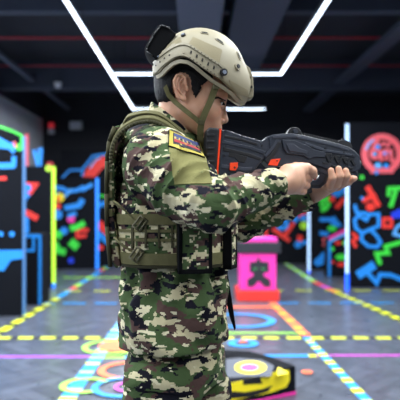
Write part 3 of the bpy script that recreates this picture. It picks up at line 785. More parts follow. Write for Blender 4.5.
# trunk and limbs under the clothes
B.loft([(0.80, -0.13, 0.03, 1.44, 1.70), (0.95, -0.14, 0.04, 1.45, 1.69), (1.15, -0.13, 0.02, 1.47, 1.67), (1.35, -0.15, 0.0, 1.43, 1.71), (1.44, -0.13, -0.03, 1.47, 1.67)], 0.02)
B.cone(A(160, 150, YT), A(160, 150, 1.43), .06, .05, .03); B.cone(A(160, 150, YT), LSH, .06, .05, .03)
for P in ((RSH, REL, RWR), (LSH, LEL, LWR)):
    B.cone(P[0], P[1], .048, .038, .02); B.cone(P[1], P[2], .038, .026, .01)
for P in ((RHIP, RKN, RAN), (LHIP, LKN, LAN)):
    B.cone(P[0], P[1], .066, .050, .03); B.cone(P[1], P[2], .050, .036, .02)
    B.cone(P[2], (P[2][0]+.12, P[2][1], .05), .035, .03, .02)
# neck
B.cone(H(165, 150), H(177, 112), 22*SH, 19.5*SH, 10*SH)
# head
k = 6*SH
B.ell(H(189, 82), (34*SH, 27*SH, 33*SH), k, rot=0.25)
B.ell(H(203, 104), (22*SH, 23*SH, 28*SH), 10*SH, rot=0.35)
B.ell(H(219, 95), (8*SH, 17*SH, 9*SH), 5*SH, rot=0.3)                      # brow
for w in (-1, 1):
    B.ell(H(209, 114, w*13), (9*SH, 8*SH, 9*SH), 9*SH)                     # cheekbone
    B.cone(H(188, 113, w*19), H(207, 138, w*7), 6*SH, 6*SH, 9*SH)           # jaw
B.ell(H(213, 127), (9*SH, 12*SH, 10*SH), 6*SH)                              # muzzle
B.ell(H(211, 140), (6.5*SH, 7*SH, 6*SH), 5*SH)                              # chin
for w in (-1, 1):
    B.ell(H(225.5, 106.5, w*11.5), (5.4*SH, 7*SH, 4.6*SH), 3*SH, mode='sub')  # eye sockets
    B.ell(H(218.4, 107, w*10.5), (4.7*SH, 5.4*SH, 4.4*SH), 1.0*SH)            # eyeball mound and lids
B.cone(H(222, 103), H(225, 119), 2.2*SH, 3.2*SH, 3*SH)                      # nose
B.ell(H(224.6, 120.6), (3.3*SH, 3.6*SH, 2.9*SH), 1.5*SH)
for w in (-1, 1):
    B.ell(H(221.3, 121.8, w*4.3), (3*SH, 2.1*SH, 2.3*SH), 1.2*SH)
    B.ell(H(223.4, 124.6, w*2.2), (1.3*SH, 1.0*SH, 1.0*SH), 0.6*SH, mode='sub')
B.ell(H(218.8, 129.3), (2.8*SH, 7*SH, 1.8*SH), 1.2*SH, rot=.3)
B.ell(H(216.6, 133.6), (2.8*SH, 6*SH, 2.0*SH), 1.2*SH, rot=.3)
B.ell(H(220.8, 131.4), (3.2*SH, 7.5*SH, 0.5*SH), 0.5*SH, mode='sub', rot=.3)
# ears: a thin dish, rolled rim, inner fold and lobe
for w in (-1, 1):
    B.ell(H(181.6, 93.0, w*26.8), (6.2*SH, 2.0*SH, 11.4*SH), 1.0*SH, rot=.13, rz=w*.18)
    B.ell(H(184.6, 94.6, w*29.2), (3.2*SH, 2.6*SH, 5.0*SH), 0.8*SH, rot=.1, mode='sub')
    B.ell(H(181.2, 87.2, w*29.6), (3.2*SH, 1.8*SH, 3.6*SH), 0.8*SH, mode='sub')
    rim = [(186.4, 90.5, 28.6), (186.0, 84.5, 29.2), (182.2, 81.2, 29.8), (177.8, 82.6, 30.6), (175.4, 88.0, 31.0), (176.2, 94.5, 30.6), (178.8, 100.0, 29.6), (182.2, 104.4, 28.6), (185.2, 104.6, 27.8)]
    for q0, q1 in zip(rim, rim[1:]): B.cone(H(q0[0], q0[1], w*q0[2]), H(q1[0], q1[1], w*q1[2]), 1.25*SH, 1.25*SH, .8*SH)
    inn = [(183.2, 85.2, 29.0), (179.8, 89.2, 29.8), (179.6, 95.4, 29.8), (182.4, 99.6, 29.0)]
    for q0, q1 in zip(inn, inn[1:]): B.cone(H(q0[0], q0[1], w*q0[2]), H(q1[0], q1[1], w*q1[2]), .85*SH, .85*SH, .8*SH)
    B.ell(H(187.6, 94.6, w*28.2), (1.5*SH, 1.8*SH, 2.6*SH), 0.8*SH)                # tragus
    B.ell(H(183.8, 103.2, w*27.8), (2.7*SH, 1.6*SH, 3.2*SH), 1.2*SH)               # lobe

# ---- right hand on the grip
def finger(pts, rs, kk=.003):
    for i in range(len(pts)-1): B.cone(pts[i], pts[i+1], rs[i], rs[i+1], kk)
B.cone(RWR, A(292, 179, 1.40), .027, .029, .01)
B.cone(A(289, 174.5, 1.395), A(301, 170, 1.420), .0275, .0190, .012)
B.cone(A(290, 183, 1.395), A(299, 182.5, 1.420), .024, .0170, .012)
B.cone(A(289, 187, 1.40), A(296, 189, 1.425), .019, .0140, .010)
finger([A(300, 168.5, 1.421), A(307, 168.0, 1.426), A(312.5, 171.0, 1.432), A(314.2, 175.5, 1.444)], [.0140, .0120, .0108, .0088], .005)   # index, on the trigger
finger([A(299, 177, 1.421), A(305.5, 178, 1.432), A(308.5, 179, 1.464), A(303, 179, 1.492)], [.0125, .0108, .0098, .0085], .004)
finger([A(297.5, 183.5, 1.421), A(303.5, 184.5, 1.432), A(306.5, 185.5, 1.464), A(301, 186, 1.490)], [.0120, .0105, .0095, .0082], .004)
finger([A(295, 189, 1.424), A(300.5, 190.5, 1.434), A(303.5, 191.5, 1.462), A(299, 192, 1.484)], [.0108, .0093, .0085, .0075], .004)
finger([A(291, 174, 1.42), A(295.5, 168, 1.462), A(301, 165.5, 1.492), A(308, 166, 1.502)], [.017, .0135, .0115, .0095], .008)      # thumb over the back
# ---- left hand under the fore end
B.cone(LWR, A(319, 190, 1.548), .026, .025, .01)
B.cone(A(318, 188.5, 1.548), A(331, 182.5, 1.515), .024, .0175, .012)
B.cone(A(320, 190, 1.542), A(336, 185.5, 1.502), .019, .0150, .012)
B.cone(A(323, 189, 1.548), A(345, 182, 1.510), .018, .0125, .012)
finger([A(327, 187.5, 1.512), A(330.5, 185.5, 1.478), A(332.5, 178, 1.452), A(331, 170.5, 1.450)], [.0120, .0108, .0098, .0080], .003)
finger([A(331, 188.5, 1.498), A(336.5, 184.5, 1.474), A(339.8, 176, 1.452), A(338.6, 168.8, 1.452)], [.0125, .0110, .0100, .0083], .003)
finger([A(338, 186.5, 1.498), A(343.5, 182.0, 1.476), A(346.8, 176, 1.457), A(345.8, 170.8, 1.456)], [.0120, .0105, .0096, .0080], .003)
finger([A(343, 184.0, 1.500), A(348.5, 181.8, 1.482), A(352.5, 178.8, 1.474), A(354.8, 178.4, 1.474)], [.0110, .0098, .0088, .0072], .003)
finger([A(322, 188, 1.545), A(329, 178, 1.56), A(336, 172, 1.552), A(343, 170, 1.545)], [.016, .013, .011, .009], .006)             # thumb, far side
body = B.mesh('body', M_SKIN, person)
bvh_body = B.bvh()
del B

# eyes, eyebrows, lips
for w in (-1, 1):
    c = Vector(H(219.6, 106.8, w*11.0)); r = 4.6*SH
    bm = bmesh.new(); bmesh.ops.create_uvsphere(bm, u_segments=20, v_segments=14, radius=r, matrix=Matrix.Translation(c))
    e = bmobj('eye', bm, M_EYEW, person, smooth=True)
    g = Vector((1, -.62 if w < 0 else -.1, -0.10)).normalized()
    bm = bmesh.new(); bmesh.ops.create_uvsphere(bm, u_segments=16, v_segments=10, radius=2.7*SH, matrix=Matrix.Translation(c + g*(r-2.1*SH)))
    bmobj('iris', bm, M_EYED, e, smooth=True)
    # lids: two caps over the ball, leaving a narrow opening
    nn = Vector((0.25, 0, -1)).normalized()
    def lid(name, rr, m_, lo=None, hi=None, grow=0):
        L = Vol(grid(c.x-.020, c.x+.020, .0010), grid(c.y-.022, c.y+.022, .0011), grid(c.z-.020, c.z+.020, .0010))
        L.ell(c, rr, 0); hgt = (L.xs[:, None, None]-c.x)*nn.x + (L.ys[None, :, None]-c.y)*nn.y + (L.zs[None, None, :]-c.z)*nn.z
        if lo is not None: L.D = np.maximum(L.D, (lo - hgt).astype(np.float32))
        if hi is not None: L.D = np.maximum(L.D, (hgt - hi).astype(np.float32))
        return L.mesh(name, m_, person)
    lid('upper_eyelid', (5.2*SH, 6.4*SH, 5.3*SH), M_SKIN, hi=-.0040)
    lid('lash_line', (5.35*SH, 6.3*SH, 5.35*SH), M_HAIR, lo=-.0048, hi=-.0034)
    lid('lower_eyelid', (5.0*SH, 6.2*SH, 5.2*SH), M_SKIN, lo=.0046)
drape('eyebrow', bvh_body, band_px([(212.5, 98.5), (218, 97.5), (225.5, 100.8)], lambda u: 2.3 - 1.2*u), 10, 2, .0008, M_HAIR, person)
drape('lips', bvh_body, quad_px([(215, 128.5), (221.5, 128.3), (219.5, 135), (213, 132.5)]), 8, 6, .0006, M_LIP, person)

# hair: a cap offset from the skull, trimmed to a hairline
hx = grid(-0.13, 0.05, .0022); hv = Vol(hx, grid(1.42, 1.62, .0022), grid(1.53, 1.74, .0022))
hv.ell(H(189, 82), (35.2*SH, 28.4*SH, 34.2*SH), 0, rot=.25)
hv.ell(H(172, 94), (15.5*SH, 22.5*SH, 17*SH), 5*SH)
hv.ell(H(203, 104), (23*SH, 24.2*SH, 29*SH), 10*SH, rot=0.35)
X, Y_, Z = hv.xs[:, None, None], hv.ys[None, :, None], hv.zs[None, None, :]
U = X/SH + VX; Vp = VY - (Z-CH)/SH; W = (Y_-YH)/SH
def poly_sdf(U, V, P):
    d = np.full(np.broadcast(U, V).shape, 1e9); ins = np.zeros(d.shape, bool)
    for (x0, y0), (x1, y1) in zip(P, P[1:] + P[:1]):
        ex, ey = x1-x0, y1-y0; wx, wy = U-x0, V-y0
        t = np.clip((wx*ex + wy*ey) / (ex*ex + ey*ey), 0, 1)
        d = np.minimum(d, (wx-ex*t)**2 + (wy-ey*t)**2)
        c = ((y0 <= V) & (V < y1)) | ((y1 <= V) & (V < y0))
        xi = x0 + (V-y0) / (ey if ey else 1e-9) * ex
        ins ^= c & (U < xi)
    return np.where(ins, -1, 1) * np.sqrt(d)
rag = 0.9*noise3(5, 12, 80, 240)(X, Y_, Z)
hairP = [(135, 30), (212, 30), (212, 84), (206, 87), (201.5, 91), (198.5, 98), (196, 102), (193.5, 100), (191.5, 91), (190.5, 84), (187, 79.5), (181.5, 78.3), (176, 80.5), (173, 86), (173.2, 94), (175.5, 101), (174, 104.5), (166, 105), (160, 103), (150, 98)]
keep = poly_sdf(U[:, :, 0][:, :, None]+0*Vp, Vp+0*U[:, :, :1], hairP)
hv.D = np.maximum(hv.D, ((keep + rag) * SH).astype(np.float32)) + 0.0006*noise3(9, 10, 80, 260)(X, Y_, Z)
hair = hv.mesh('hair', M_HAIR, person); bvh_hair = hv.bvh()

# ---------------------------------------------------------------- jacket
J = Vol(grid(-0.27, 0.335, .0031), grid(1.13, 1.86, .0034), grid(0.86, 1.60, .0031))
rows = []
for v, a, b, ry in [(128, 142, 190, .06), (138, 132, 200, .10), (150, 127, 205, .13), (175, 122, 212, .15), (205, 120, 216, .155), (235, 122, 222, .155),
                    (260, 126, 223, .155), (272, 127, 223, .160), (284, 124.5, 224.5, .170), (300, 122, 226, .182), (322, 121.0, 227, .190), (336, 122, 226.5, .192), (352, 125, 225, .190)]:
    rows.append((TZ(v), TX(a), TX(b), YT - ry, YT + ry))
J.loft(rows, 0.0)
# lower hem line slants: cut before the sleeves are added
hp = Vector((TX(228), 0, TZ(335.0))); hd = Vector((TX(132)-TX(228), 0, TZ(341)-TZ(335.0))); hn = Vector((hd.z, 0, -hd.x)).normalized()
if hn.z > 0: hn = -hn
gx, gy, gz = J.xs[:, None, None], J.ys[None, :, None], J.zs[None, None, :]
def dsmooth(a, b, x): t = np.clip((x-a)/(b-a), 0, 1); return t*t*(3-2*t)
fold = noise3(21, 10, 3, 9); fine = noise3(22, 12, 10, 22)
wst = dsmooth(TZ(300), TZ(262), gz) * (1 - dsmooth(TZ(262), TZ(250), gz))
lowr = 1 - dsmooth(TZ(270), TZ(255), gz)
ang = np.arctan2(gy-YT, gx-TX(172))
J.D = J.D + lowr * (0.0085*np.sin(ang*13 + 2.5*fold(gx*.6, gy*.6, gz*.35)) * dsmooth(TZ(340), TZ(270), gz) + 0.0060*np.sin(ang*5 + 34*gz + 1.5*fold(gx, gy, gz)))
hx0 = hp
J.D = np.maximum(J.D, (gx-hp.x)*hn.x + (gz-hp.z)*hn.z)
# hollow under the hem
inner = [(z, x0+.024, x1-.024, y0+.022, y1-.022) for z, x0, x1, y0, y1 in rows if z < TZ(290)] 
inner.append((TZ(365), TX(122)+.02, TX(227)-.02, YT-.172, YT+.172))
J.loft(inner, .004, mode='sub')
# shoulders and sleeves
J.cone(A(160, 148, YT), RSH, .085, .080, .05)
J.cone(A(160, 148, YT), LSH, .085, .075, .05)
def sleeve(a, m, e, w, r, kk):
    J.cone(a, m, r[0], r[1], kk); J.cone(m, e, r[1], r[2], .03)
    a_, w_ = Vector(e), Vector(w); d = (w_-a_).normalized(); L = (w_-a_).length
    s_ = Vol.cone
    J.cone(e, w, r[2], r[3], .018, cut=[(w, d)])
    c0 = w_ - d*.030
    J.cone(c0, w_ + d*.004, r[3]+.003, r[3]+.0025, .002, cut=[(w_ + d*.004, d), (c0, -d)])
    J.cone(w_ - d*.02, w_ + d*.03, r[3]-.005, r[3]-.005, .002, mode='sub')
SWR = A(273.5, 184.5, 1.358)
sleeve(RSH, RMID, REL, SWR, (.086, .076, .056, .0395), .04)
sleeve(LSH, tuple((Vector(LSH)+Vector(LEL))/2), LEL, LWR, (.075, .066, .056, .040), .04)
# sleeve folds: ripples across the arm axis, strongest round the elbow and behind the cuff
def axis_fold(a, b, rad, f, amp, seed, lo=0.0, hi=1.0):
    a = Vector(a); b = Vector(b); d = b-a; L2 = d.length_squared; nz = noise3(seed, 8, 4, 12)
    def fn(x, y, z):
        t = ((x-a.x)*d.x + (y-a.y)*d.y + (z-a.z)*d.z) / L2
        px, py, pz = x-(a.x+t*d.x), y-(a.y+t*d.y), z-(a.z+t*d.z)
        r = np.sqrt(px*px+py*py+pz*pz)
        mask = dsmooth(rad*1.7, rad*1.15, r) * dsmooth(lo-.08, lo+.1, t) * (1-dsmooth(hi-.1, hi+.04, t))
        return -amp * mask * ((1-np.abs(np.sin(t*f*.5 + .9*nz(x, y, z))))**1.6*1.5 - .5)
    lo_ = [min(a[i], b[i])-rad*1.8 for i in range(3)]; hi_ = [max(a[i], b[i])+rad*1.8 for i in range(3)]
    J.op(fn, lo_, hi_, 0, 'disp')
axis_fold(RMID, REL, .075, 16, .0065, 31, 0.0, 1.15)
axis_fold(REL, RWR, .056, 27, .0060, 32, -0.1, 0.74)
axis_fold(LEL, LWR, .056, 26, .0055, 33, 0.0, 0.85)
axis_fold(RSH, RMID, .088, 9, .0060, 34, 0.1, 1.0)
J.op(lambda x, y, z: .0016*fine(x, y, z), (-0.27, 1.13, 0.86), (0.335, 1.86, 1.42), 0, 'disp')
# stand collar round the neck
n1 = Vector((-0.58, 0, 0.82)).normalized()
Vc = Vol(grid(-.14, .06, .0025), grid(1.40, 1.74, .0025), grid(1.36, 1.60, .0025))
J.op(lambda x, y, z: 0*x+0*y+0*z, (0, 0, 0), (0, 0, 0), 0, 'disp')
c1 = H(199, 141); nrm = Vector((H(199, 141)[2]-H(157, 107)[2], 0, -(H(199, 141)[0]-H(157, 107)[0]))); nrm = nrm.normalized()
if nrm.z < 0: nrm = -nrm
Vc.cone(H(160, 158), H(174, 110), 27*SH, 24*SH, 0, cut=[(c1, nrm)])
Vc.cone(H(160, 158), H(180, 98), 24*SH, 21*SH, 0, mode='sub')
Vc.D = np.maximum(Vc.D, -( (Vc.zs[None, None, :]-TZ(152)) + 0*Vc.xs[:, None, None]))
jacket = J.mesh('jacket', M_CAMO, person)
bvh_j = J.bvh(); del J
Vc.mesh('collar', M_CAMO, jacket); del Vc

# sleeve patch, flag badge, cuff tab
drape('sleeve_patch', bvh_j, quad_px([(168, 142), (205, 157), (212.5, 184), (174.5, 184.5)]), 24, 24, .0022, M_PATCH, jacket)
def badge(c, th, m, name, par):
    return drape(name, bvh_j, quad_px(c), 16, 8, th, m, par)
def sub(c, u0, v0, u1, v1):
    f = lambda u, v: tuple((1-v)*((1-u)*c[0][i]+u*c[1][i]) + v*((1-u)*c[3][i]+u*c[2][i]) for i in (0, 1))
    return [f(u0, v0), f(u1, v0), f(u1, v1), f(u0, v1)]
bc = [(168.2, 131.2), (199.0, 143.8), (203.8, 158.6), (168.2, 147.5)]
fl = badge(bc, .0052, M_BLKF, 'flag_badge', jacket)
for n_, u0, v0, u1, v1, m_, th in [('badge_border', .02, .03, .98, .97, M_YEL, .0058), ('badge_field', .13, .10, .93, .80, M_NAV, .0063),
        ('badge_stripe', .16, .12, .92, .30, M_BLU, .0068), ('badge_stripe', .16, .32, .90, .46, M_SAND, .0068),
        ('badge_stripe', .16, .48, .90, .64, M_RED, .0068), ('badge_trim', .02, .97, .98, 1.0, M_BLKF, .006)]:
    badge(sub(bc, u0, v0, u1, v1), th, m_, n_, fl)
for i in range(6):
    badge(sub(bc, .22+.11*i, .34, .22+.11*i+.07, .44), .0072, M_NAV if i % 2 else M_BLU, 'badge_lettering', fl)
# placket flap at the front edge of the jacket
bm = bmesh.new()
pts = [A(222, 262, 1.60), A(226, 262, 1.60), A(232, 300, 1.60), A(236, 328, 1.60), A(234.5, 331, 1.60), A(230, 318, 1.60), A(226, 300, 1.60)]
add_extrude(bm, [p for p in pts], Vector((0, .012, 0)))
bmobj('front_placket', bm, M_BLKF, jacket, bevel=.002)
drape('button', bvh_j, quad_px([(221, 318), (223, 318), (223, 324), (221, 324)]), 2, 2, .003, M_BLK, jacket)

# ---------------------------------------------------------------- trousers
T = Vol(grid(-0.26, 0.17, .0036), grid(1.34, 1.84, .0036), np.concatenate([grid(0.06, 0.66, .008), grid(0.66, 1.0, .0036)]))
T.loft([(0.80, TX(128), TX(226), YT-.145, YT+.15), (0.86, TX(129), TX(223), YT-.145, YT+.15), (0.96, TX(134), TX(218), YT-.14, YT+.14), (0.99, TX(136), TX(216), YT-.13, YT+.13)], 0)
T.loft([(0.07, RAN[0]-.065, RAN[0]+.065, 1.39, 1.52), (0.20, -.22, -.07, 1.385, 1.535), (0.47, -.205, -.03, 1.375, 1.545), (0.66, TX(124), TX(197), 1.37, 1.56), (0.76, TX(126), TX(203), 1.376, 1.575), (0.86, TX(130), TX(207), 1.402, 1.58), (0.91, TX(130), TX(207), 1.42, 1.58)], .02, expo=2.2)
T.loft([(0.07, LAN[0]-.065, LAN[0]+.065, 1.63, 1.77), (0.20, -.03, .12, 1.62, 1.775), (0.47, -.035, .125, 1.60, 1.77), (0.66, TX(165), TX(231), 1.575, 1.76), (0.76, TX(158), TX(231), 1.575, 1.765), (0.86, TX(158), TX(226), 1.575, 1.75)], .006, expo=2.2)
gx, gy, gz = T.xs[:, None, None], T.ys[None, :, None], T.zs[None, None, :]
T.D = T.D + .0055*np.sin(gz*42 + 2.2*noise3(41, 10, 3, 8)(gx, gy, gz)) + .003*noise3(42, 10, 5, 12)(gx, gy, gz)
trousers = T.mesh('trousers', M_CAMO, person); bvh_t = T.bvh(); del T
pk = drape('cargo_pocket', bvh_t, quad_px([(130, 380), (186, 384), (184, 452), (130, 450)]), 26, 26, .010, M_CAMO, trousers)
drape('pocket_flap', bvh_t, quad_px([(129, 362.5), (188, 371), (187, 393), (127.5, 386)]), 26, 12, .014, M_CAMO, pk)
# belt loops / waistband are under the jacket; boots
for nm, Pt in (('boot', RAN), ('boot', LAN)):
    b = Vol(grid(Pt[0]-.10, Pt[0]+.24, .005), grid(Pt[1]-.07, Pt[1]+.07, .005), grid(-.005, .26, .005))
    b.cone((Pt[0], Pt[1], .22), (Pt[0]-.005, Pt[1], .07), .050, .050, .02)
    b.cone((Pt[0]-.01, Pt[1], .06), (Pt[0]+.15, Pt[1], .045), .046, .040, .03)
    b.ell((Pt[0]+.15, Pt[1], .045), (.06, .046, .045), .02)
    b.D = np.maximum(b.D, .012 - b.zs[None, None, :] + 0*b.xs[:, None, None])
    bo = b.mesh(nm, M_BOOT, person)
    s_ = Vol(grid(Pt[0]-.10, Pt[0]+.24, .005), grid(Pt[1]-.07, Pt[1]+.07, .005), grid(-.01, .04, .004))
    s_.loft([(0.0, Pt[0]-.062, Pt[0]+.215, Pt[1]-.048, Pt[1]+.048), (.022, Pt[0]-.062, Pt[0]+.215, Pt[1]-.050, Pt[1]+.050)], 0, expo=3)
    s_.mesh('sole', M_BLK, bo)
    bm = bmesh.new()
    for i in range(6):
        zz = .075 + i*.024; xx = Pt[0] + .052 + max(0, (3-i))*.012
        add_cyl(bm, (xx, Pt[1]-.03, zz), (xx, Pt[1]+.03, zz+.008), .003, n=8)
    bmobj('bootlace', bm, M_BLKF, bo)

# ---------------------------------------------------------------- vest
vest_rows = [(TZ(v), TX(a), TX(b), YT - ry, YT + ry) for v, a, b, ry in
    [(134, 127, 197, .085), (142, 122, 204, .095), (152, 119, 210, .105), (175, 116.5, 216, .12), (200, 116, 221, .15), (212, 117, 224, .172), (235, 118.5, 227, .180), (262, 122, 228, .178)]]
Vt = Vol(grid(-.245, .115, .0034), grid(1.36, 1.78, .0034), grid(1.10, 1.52, .0034))
Vt.loft(vest_rows, 0, expo=2.8)
Vt.loft([(z - (.02 if i == len(vest_rows)-1 else 0) + (.03 if i == 0 else 0), a+.012, b-.012, c+.012, d-.012) for i, (z, a, b, c, d) in enumerate(vest_rows)], .004, mode='sub', expo=2.8)
for s in (-1, 1):      # armholes
    Vt.cone(A(162, 152, YT), (A(162, 152, YT)[0], YT + s*.3, A(162, 160, YT)[2]), .05, .115, .01, mode='sub')
vest = Vt.mesh('tactical_vest', M_CAMO2, person); bvh_v = Vt.bvh(); del Vt
VC = Vector((TX(172), YT, 0))
def around(px0, px1, py0, py1, slant=0.0):
    """belt round the vest between two azimuths (degrees, 0 = front, negative = near side)"""
    def fn(u, v):
        a = math.radians(px0 + (px1-px0)*u); d = Vector((math.cos(a), math.sin(a), 0))
        z = TZ(py0 + (py1-py0)*v + slant*(u-.5))
        o = Vector((VC.x, VC.y, z)) + d*0.6
        return o, -d
    return fn
for (a, b) in ((213.5, 223), (248.5, 258.5)):
    drape('belt_webbing', bvh_v, around(-175, 175, a, b), 110, 4, .0045, M_OLIVE, vest)
for v in (228.5, 236.5):
    drape('belt_webbing', bvh_v, around(-150, -60, v-1.3, v+1.3), 30, 2, .003, M_OLIVE, vest)
for px in (133, 146, 159, 172):
    drape('webbing_stitch', bvh_v, quad_px([(px-1, 224), (px+1, 224), (px+1, 248), (px-1, 248)]), 2, 10, .0042, M_OLIVED, vest)
drape('edge_binding', bvh_v, around(-178, 178, 259, 262.3), 110, 2, .005, M_OLIVED, vest)
drape('side_panel_edge', bvh_v, quad_px([(176, 211), (181, 211), (181, 262), (176.5, 262)]), 3, 12, .006, M_OLIVED, vest)
# back plate carrier: thick padded slab down the back
bkp = [(120, 133), (126, 131), (128, 140), (123, 152), (121, 180), (120.5, 215), (124, 245), (127, 262), (121.5, 264), (116.5, 252), (113.5, 225), (112.8, 195), (113.2, 165), (114.5, 146)]
bm = bmesh.new(); add_extrude(bm, [(TX(x), YT-.125, TZ(y)) for x, y in bkp], Vector((0, .25, 0)))
bp_ = bmobj('back_panel', bm, M_CAMO2, vest, bevel=.006, segs=3)
for yy in (158, 175, 192, 209):
    bm = bmesh.new(); add_extrude(bm, [(TX(x), YT-.127, TZ(y)) for x, y in ((112.2, yy), (119, yy), (119, yy+7), (112.2, yy+7))], Vector((0, .254, 0)))
    bmobj('panel_webbing', bm, M_OLIVE, bp_, bevel=.002)
bm = bmesh.new(); path = [(116.5, 262), (113.4, 225), (113, 195), (113.6, 165), (115.5, 147), (120.5, 133.5)]
for (a, b) in zip(path, path[1:]):
    add_cyl(bm, (TX(a[0]+.6), YT-.128, TZ(a[1])), (TX(b[0]+.6), YT-.128, TZ(b[1])), .0055, n=10)
bmobj('panel_piping', bm, M_OLIVED, bp_, smooth=True)
# diagonal tightening straps with ladder buckles
def strap3(name, pts, wv, th, m, parent, bevel=.0015):
    """flat strap along 3D points; wv = width vector, th = thickness"""
    bm = bmesh.new(); wv = Vector(wv); rings = []
    P = [Vector(p) for p in pts]
    for i, p in enumerate(P):
        t = (P[min(i+1, len(P)-1)] - P[max(i-1, 0)]).normalized()
        n = t.cross(wv).normalized()
        rings.append([bm.verts.new(q) for q in (p-wv/2-n*th/2, p+wv/2-n*th/2, p+wv/2+n*th/2, p-wv/2+n*th/2)])
    for a, b in zip(rings, rings[1:]):
        for j in range(4): bm.faces.new((a[j], a[(j+1) % 4], b[(j+1) % 4], b[j]))
    bm.faces.new(rings[0][::-1]); bm.faces.new(rings[-1])
    return bmobj(name, bm, m, parent, bevel=bevel)
def smoothpath(pts, n=24):
    out = []
    P = [Vector(p) for p in pts]; P = [P[0]*2-P[1]] + P + [P[-1]*2-P[-2]]
    for i in range(1, len(P)-2):
        for t in [q/n*1.0 for q in range(n)]:
            a, b, c, d = P[i-1], P[i], P[i+1], P[i+2]
            out.append(.5*((2*b) + (c-a)*t + (2*a-5*b+4*c-d)*t*t + (3*b-a-3*c+d)*t**3))
    out.append(P[-2]); return out
for pts, bk in (([(115, 203), (121, 207), (131, 216), (141, 224), (147, 228)], (140, 223.5)), ([(116, 240), (121, 244), (130, 250), (139, 256), (145, 260)], (136.5, 254.5))):
    st = strap3('adjuster_strap', smoothpath([A(x, y, 1.405 + (.02 if x < 120 else 0)) for x, y in pts], 6), (-.010, 0, .013), .004, M_OLIVE, vest)
    d = Vector((.8, 0, -.6)); c = Vector(A(bk[0], bk[1], 1.394)); up = Vector((.6, 0, .8))
    bm = bmesh.new()
    for o in (-.010, 0, .010):
        e = c + d*o; add_cyl(bm, e-up*.016, e+up*.016, .0028, n=8)
    for o in (-1, 1): add_cyl(bm, c-d*.012+up*.016*o, c+d*.012+up*.016*o, .0028, n=8)
    bmobj('ladder_buckle', bm, M_BUCKLE, st, smooth=True)
# shoulder straps over each shoulder
for s in (-1, 1):
    yb = YT + s*.115
    pts = [(118.5, 162), (119.5, 149), (125, 137.5), (134, 129.5), (145, 125), (157, 124.5), (168, 129), (179, 137), (190, 147), (200, 160)]
    P3 = [(TX(x), yb + s*.012*math.sin(i/9*3.14), TZ(y) - (.0 if s < 0 else .0)) for i, (x, y) in enumerate(pts)]
    st = strap3('shoulder_strap', smoothpath(P3, 5), (0, .044, .022*-s), .011, M_OLIVE, vest, bevel=.004)
    P4 = [(x, y-.027*1, z + s*.0165) for x, y, z in P3]
    bm = bmesh.new(); Q = smoothpath(P4 if s < 0 else [(x, y+.027, z+s*-.0) for x, y, z in P3], 4)
    for a, b in zip(Q, Q[1:]): add_cyl(bm, a, b, .0048, n=8)
    bmobj('strap_piping', bm, M_OLIVED, st, smooth=True)
    # webbing loop sewn on top of the strap
    P5 = [(TX(x), yb + s*.005, TZ(y)) for x, y in ((129, 129.5), (133, 123.5), (140, 121.0), (148, 119.5), (156, 119.8), (165, 122.5), (174, 129), (184, 138))]
    strap3('strap_webbing', smoothpath(P5, 5), (0, .026, .012*-s), .004, M_OLIVE, st)
# pouches
def pouch(azim, v0, v1, wid, dep, label=None):
    a = math.radians(azim); d = Vector((math.cos(a), math.sin(a), 0)); zc = TZ((v0+v1)/2)
    loc, nor, _, _ = bvh_v.ray_cast(Vector((VC.x, VC.y, zc)) + d*.6, -d)
    n = Vector((nor.x, nor.y, 0)).normalized(); t = Vector((-n.y, n.x, 0)); base = Vector((loc.x, loc.y, 0)) - n*.006
    def P(u, w, z): return base + t*u + n*w + Vector((0, 0, z))
    def slab(u0, u1, w0, w1, z0, z1):
        bm = bmesh.new(); add_extrude(bm, [P(u0, w0, z0), P(u1, w0, z0), P(u1, w1, z0), P(u0, w1, z0)], Vector((0, 0, z1-z0))); return bm
    z0, z1 = TZ(v1), TZ(v0); h = wid/2
    p = bmobj('magazine_pouch', slab(-h, h, 0, dep, z0, z1), M_CAMO2, vest, bevel=.006, segs=3)
    bm = slab(-h-.003, -h+.006, dep*.3, dep+.002, z0-.003, z1)
    for f in (slab(h-.006, h+.003, dep*.3, dep+.002, z0-.003, z1), slab(-h-.003, h+.003, dep*.3, dep+.002, z0-.004, z0+.007)):
        me = bpy.data.meshes.new('t'); f.to_mesh(me); f.free(); bm.from_mesh(me); bpy.data.meshes.remove(me)
    bmobj('pouch_binding', bm, M_BLKF, p, bevel=.0015)
    bmobj('pouch_flap', slab(-h-.001, h+.001, .004, dep+.005, z1-.030, z1+.005), M_CAMO2, p, bevel=.004)
    return p
for az, v0, v1, w, dp in ((-71, 214, 264, .078, .032), (-36, 222, 263, .052, .030), (-10, 225, 262, .060, .026), (18, 228, 262, .060, .026), (45, 228, 262, .060, .026)):
    pouch(az, v0, v1, w, dp)
bm = bmesh.new()

# ---------------------------------------------------------------- helmet
keepP = [(148, 22), (262, 22), (262, 104), (254, 98), (251, 101), (246.5, 105.5), (240, 105), (231, 95.5), (221, 88.5), (212, 83), (203, 76), (195, 69), (188, 64.5), (180, 63.5), (173, 66), (167, 71), (161, 77.5), (153, 77), (148, 70)]
Hm = Vol(grid(-.125, .185, .0022), grid(1.39, 1.655, .0024), grid(1.535, 1.785, .0022))
def shell(off, mode, kk):
    Hm.ell(H(199, 75.5), ((46.5-off)*SH, (40-off)*SH, (46-off)*SH), kk, mode=mode)
    Hm.ell(H(225, 86), ((26.5-off)*SH, (28-off)*SH, (27-off)*SH), (6*SH if mode == 'add' else kk), mode=mode)
shell(0, 'add', 0); 
_o = Hm.mesh('form', M_TAN); bvh_f = Hm.bvh(); _m = _o.data; bpy.data.objects.remove(_o); bpy.data.meshes.remove(_m)
hp2 = poly_sdf(Hm.xs[:, None]/SH + VX, VY - (Hm.zs[None, :]-CH)/SH, keepP)[:, None, :] * SH
Hm.D = smax(Hm.D, (hp2 + 0*Hm.ys[None, :, None]).astype(np.float32), .006)
shell(3.6, 'sub', .003)
